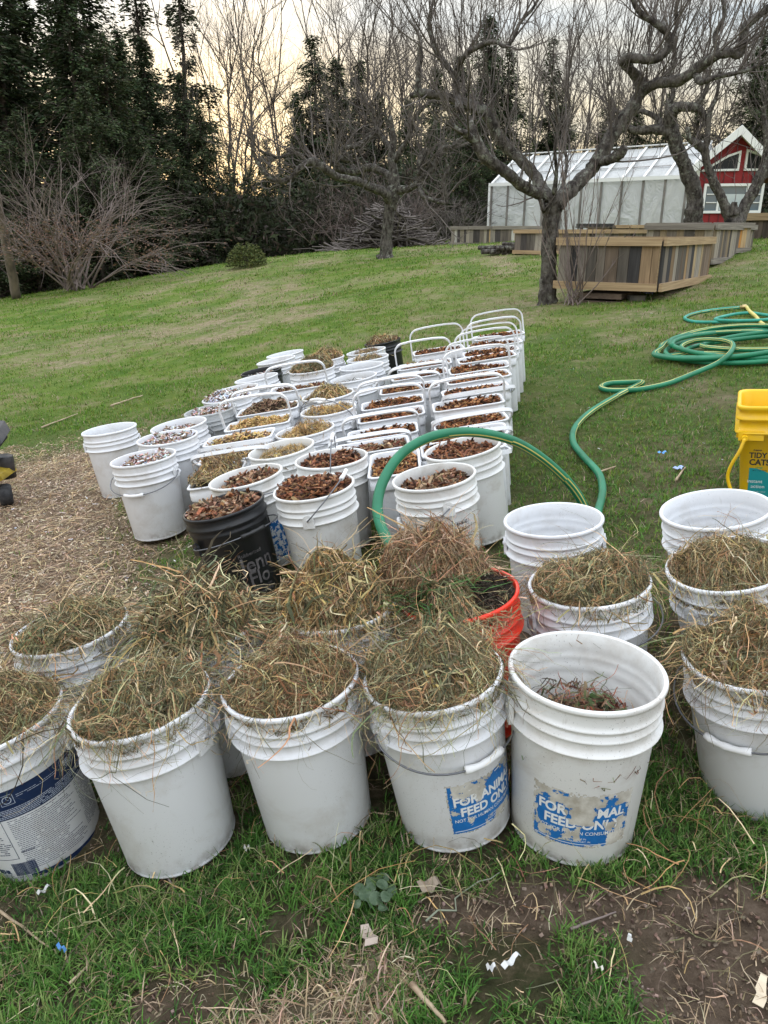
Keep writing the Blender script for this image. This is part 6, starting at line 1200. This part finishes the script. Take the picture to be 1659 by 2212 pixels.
CON = [(-60, 26, 13, 0), (-15, 29, 15, 1), (40, 27, 12.5, 3), (85, 31, 15.5, 0), (165, 30, 13.0, 3), (205, 27, 9.5, 0), (238, 32, 12.2, 1), (262, 27, 7.5, 4), (300, 29, 8.2, 2), (345, 31, 8.6, 0), (350, 33, 12.2, 3), (410, 34, 12.4, 3), (415, 30, 7.0, 1), (455, 29, 5.6, 4), (500, 33, 4.5, 4), (585, 31, 4.8, 1), (640, 33, 5.2, 4),
       (690, 34, 8.8, 1), (655, 36, 7.5, 2), (735, 35, 8.2, 0), (775, 37, 8.6, 2), (820, 36, 7.0, 1), (880, 34, 6.0, 4), (940, 35, 7.2, 0), (985, 36, 7.8, 2), (1040, 38, 9.6, 0), (1085, 37, 8.0, 1), (1180, 42, 9.4, 3), (1200, 42, 7.2, 4), (1290, 44, 7.0, 4), (1350, 43, 6.6, 4), (1420, 42, 6.6, 4), (1480, 45, 6.8, 4), (1590, 44, 9.6, 4), (1650, 42, 9.8, 4), (1700, 40, 10, 4),
       (70, 24.5, 5.2, 4), (210, 24.8, 5.6, 4), (320, 26.5, 4.6, 4), (385, 28, 4.4, 4), (545, 29, 3.6, 4), (-30, 23.5, 6, 4), (690, 29, 3.4, 4), (1010, 32, 5.4, 4), (930, 31, 4.6, 4)]
ck = lambda c: 'tall thin sparse' if c[3] == 3 else 'low bushy' if c[2] < 6.1 else 'towering dark' if c[2] > 12 else 'narrow dark' if c[3] == 2 else 'broad dark'
cside = lambda c: ['left of the bright sky gap', 'under the bright sky gap', 'behind the middle apple tree', 'behind the greenhouse and main apple tree', 'behind the red house'][0 if c[0] < 430 else 1 if c[0] < 640 else 2 if c[0] < 960 else 3 if c[0] < 1450 else 4]
rk = ranks(CON, lambda c: (ck(c), cside(c)))
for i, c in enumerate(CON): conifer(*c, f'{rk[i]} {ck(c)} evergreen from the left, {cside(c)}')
# bare broadleaf trees of the wood
def bare_mesh(seed, h=12, stems=2, lean=.1):
    global RG
    keep = RG; RG = np.random.default_rng(seed); L = []
    for s_ in range(stems):
        k = 12; a = RG.uniform(0, 6.28); ln = RG.uniform(.4, 1.2) * lean if stems > 1 else lean * .4; z_ = np.linspace(0, h * RG.uniform(.8, 1), k); P = np.stack([np.cos(a) * z_ * ln, np.sin(a) * z_ * ln * .5, z_], -1) + np.cumsum(RG.normal(0, .14, (k, 3)), 0) * [1, 1, 0]; P[0] = [0, 0, 0]; L.append((P, np.linspace(.078, .014, k)))
    PR = (np.array([p for p, r in L]), np.array([r for p, r in L])); a1 = grow(*PR, 20 * stems, (1.4, 4.2), (.4, 1.1), .16, .09, .024, 9, .15, .98); a2 = grow(*a1, 95 * stems, (.8, 2.2), (.35, .9), .18, .09, .0105, 7, .2); a3_ = grow(*a2, 330 * stems, (.35, 1.1), (.35, .9), .18, .1, .0065, 5, .2); a4 = grow(*a3_, 500 * stems, (.2, .5), (.3, .8), .15, .1, .0048, 3, .3)
    tm = MB(); V, Q, _ = tubes(*PR, 7); tm.add(V, Q); t_ = tm.mesh('trunk', M['woodbark'], True); cm = MB()
    for (P, R), s_ in zip((a1, a2, a3_, a4), (5, 3, 3, 3)): V, Q, _ = tubes(P, R, s_); cm.add(V, Q)
    c_ = cm.mesh('crown', M['woodbark'], True); RG = keep; return t_, c_
BM = [bare_mesh(201, 12, 2, .22), bare_mesh(202, 12, 3, .3), bare_mesh(203, 12, 1, .1), bare_mesh(204, 12, 4, .34)]
BARE = [(470, 33, 12, 0), (520, 38, 12.5, 3), (612, 37, 12, 0), (665, 39, 11.5, 2), (745, 36, 12.5, 3), (790, 41, 12.5, 1), (845, 38, 11.5, 3), (890, 40, 12.5, 0), (980, 42, 12, 3), (1080, 42, 12, 1), (1140, 44, 12.5, 3), (1240, 43, 11.5, 3), (1360, 44, 12, 3), (1480, 44, 12.5, 3), (1600, 46, 12.5, 1), (1660, 47, 13, 3), (280, 35, 11.5, 3), (405, 32, 12.5, 2)]
bk = lambda c: ['two stemmed', 'three stemmed', 'single stemmed', 'many stemmed'][c[3]]
rk = ranks(BARE, lambda c: (bk(c), cside(c)))
for i, (px, Y_, h_, v_) in enumerate(BARE):
    p = at(px, 500, Y_); o = empty('bare_tree', (p[0], p[1], h1(p[0], p[1]) - .2), f'{rk[i]} {bk(BARE[i])} leafless tree from the left, {cside(BARE[i])}', 'tree', 'bare trees of the wood')
    o.rotation_euler = (0, 0, i * 2.1); s_ = h_ / 12; o.scale = (s_ * .9, s_ * .9, s_); obj('trunk', BM[v_][0], o); obj('crown', BM[v_][1], o)
# undergrowth: dark mass of low shrubs and twigs along the wood's edge
n = 90000; px = RG.uniform(-100, 1760, n); Yd = RG.uniform(0, 1, n); Yv = np.where(px < 950, 27 + 12 * Yd, 34 + 12 * Yd); dx = (px - CX) / FP; x = dx * Yv * 1.02; z0_ = H(x, Yv); hh = (1.6 + 2.2 * fbm(x * .35, Yv * .35, 12)) * RG.random(n) ** 1.2; C0 = np.stack([x, Yv, z0_ + hh], -1)
V, Q, C = leaves(C0, RG.uniform(.1, .4, n), RG.uniform(.03, .12, n), palette(n, [(.03, .035, .018), (.05, .04, .03), (.025, .03, .015), (.07, .055, .042), (.035, .045, .02)], .3), 1.2); tag(obj('undergrowth', mesh_np('undergrowth', V, [Q], M['needles'], C)), 'dark tangled undergrowth along the foot of the wood', kind='stuff')

# ------------------------------------------------------------------ small things on the lawn
def stick(P0, P1, r, label, mat, bend=.02, name='fallen_stick', k=8):
    a, b_ = ground_at(*P0, r), ground_at(*P1, r); t_ = np.linspace(0, 1, k)[:, None]; P = a * (1 - t_) + b_ * t_; P[1:-1, :2] += RG.normal(0, bend * np.linalg.norm(b_ - a) * .3, (k - 2, 2)); P[:, 2] = H(P[:, 0], P[:, 1]) + r + .006; mb = MB(); mb.tube(P, np.linspace(r, r * .5, k), 7); tag(mb.obj(name, mat, None, True), label, 'stick')
PALE = m_noise('dry_stick', (0.28, 0.20, 0.13), (0.48, 0.38, 0.26), 20, .8, .2); 
stick((90, 925), (168, 895), .008, 'long pale stick on the wood chips at the left', PALE)
stick((240, 878), (308, 855), .009, 'pale curved stick lying on the lawn left of the outer row', PALE, .12)
stick((1285, 985 + 40), (1330, 1010), .006, 'short stick on the lawn by the hose bend', PALE)
stick((1460, 1040), (1480, 1012), .006, 'small stick in front of the yellow tub', PALE)
stick((0, 1972), (110, 2052), .0035, 'long pale straw stalk at the lower left corner', PALE); stick((150, 2130), (232, 2052), .003, 'straw stalk slanting up near the lower left corner', PALE)
stick((338, 1862), (398, 1955), .0028, 'brown weed stem lying before the second front bucket', M['shrubtwig']); stick((888, 2130), (962, 2215), .006, 'broad flattened reed stalk at the bottom centre', PALE); stick((1232, 2012), (1330, 1975), .003, 'thin twig on bare soil in the lower right', M['shrubtwig'])
stick((920, 1995), (1085, 1885), .0022, 'long dry grey green blade arching over the thick grass', m_plain('dry_blade', (.22, .24, .17), .7), .2); stick((1560, 1862), (1659, 1845), .003, 'straw stalk at the right edge before the big bucket', PALE)
def scrap(px, py, col, L, Wd, label, rot=0):
    p = ground_at(px, py, .012); n = 7; V = []; F = []; m_ = m_plain('paper_scrap', col, .6)
    for k in range(n): t_ = k / (n - 1) - .5; zz = .006 * math.sin(k * 1.7) + .004; V += [(t_ * L, -Wd / 2 * (.7 + .3 * math.sin(k)), zz), (t_ * L, Wd / 2 * (.8 + .2 * math.cos(k * 2)), zz + .002)]
    for k in range(n - 1): F.append([2 * k, 2 * k + 2, 2 * k + 3, 2 * k + 1])
    V2 = [(a, b_, c - .0012) for a, b_, c in V]; nV = len(V); F2 = [[i + nV for i in f][::-1] for f in F]; o = poly_obj('paper_scrap', V + V2, F + F2, m_, None); o.location = p; o.rotation_euler = (0, 0, rot); tag(o, label, 'paper scrap')
scrap(1105, 2078, (.62, .62, .6), .045, .012, 'crumpled white paper scrap in the thick grass at the lower right', .7); scrap(1062, 2093, (.64, .64, .63), .018, .012, 'small square white scrap left of the crumpled one', .2); scrap(1360, 2030, (.62, .62, .6), .014, .010, 'tiny white scrap on soil at the lower right', 1.2); scrap(132, 2050, (.10, .28, .62), .024, .008, 'blue plastic bit in the grass at the lower left', -.5)
scrap(96, 1925, (.6, .6, .58), .03, .009, 'folded white scrap before the paint bucket', .9); scrap(1432, 944 + 35, (.12, .35, .7), .05, .018, 'blue scrap on the lawn between the hose and the yellow tub', .3); scrap(1468, 1012, (.35, .45, .75), .06, .03, 'pale blue scrap in the grass beside the yellow tub', .6); scrap(533, 1835, (.8, .78, .74), .014, .010, 'white fleck between the second and third front buckets', 0)
scrap(1645, 2140, (.62, .52, .38), .07, .02, 'curled pale husk at the lower right corner', 1.0); scrap(1290, 2090, (.75, .7, .62), .022, .008, 'short pale shred in the grass at the lower right', 2.3)
scrap(795, 2020, (.42, .34, .28), .05, .03, 'dry brown leaf on the soil at the bottom centre', 1.9); scrap(930, 1925 - 10, (.3, .24, .18), .045, .035, 'flat piece of bark behind the thick grass', .4)
# broad leaved weed
p = ground_at(812, 1945); wd = empty('clover_weed', tuple(p), 'small round leaved weed among dry grass in the foreground', 'weed'); LM = m_noise('weed_leaf', (0.05, 0.085, 0.045), (0.10, 0.145, 0.085), 60, .55, .2)
for k in range(13):
    a = k * 2.4; r = .012 + .0035 * k * .8; n = 14; V = [(0, 0, 0)]; s_ = RG.uniform(.010, .017)
    for i in range(n): t_ = 2 * math.pi * i / n; rr = s_ * (1 - .35 * math.exp(-((t_ - math.pi) / .5) ** 2)); V.append((rr * math.cos(t_), rr * math.sin(t_), .003 * math.cos(2 * t_)))
    o = poly_obj('leaf', V, [[0, i + 1, (i + 1) % n + 1] for i in range(n)], LM, wd); o.location = (r * math.cos(a), r * math.sin(a), .014 + .012 * RG.random()); o.rotation_euler = (RG.normal(0, .3), RG.normal(0, .3), a + math.pi)
# tiny blue flowers by the bed corner
p = ground_at(1400, 647); mb = MB(); n = 16; V, Q, T, C = blades(np.array([p + [RG.normal(0, .06), RG.normal(0, .04), 0] for _ in range(n)]), RG.uniform(.05, .1, n), np.full(n, .006), RG.uniform(0, 6, n), RG.uniform(.1, .5, n), palette(n, GREEN, .1)); mb.add(V, Q, T, C)
for k in range(9): c = p + [RG.normal(0, .06), RG.normal(0, .04), RG.uniform(.06, .1)]; V, Q, C = leaves(np.repeat(c[None], 5, 0) + RG.normal(0, .006, (5, 3)), np.full(5, .02), np.full(5, .012), np.tile([[.3, .35, .75]], (5, 1))); mb.add(V, Q, None, C)
tag(mb.obj('blue_flowers', M['grass'], None), 'tiny blue flowers at the front corner of the large raised bed', 'flower')
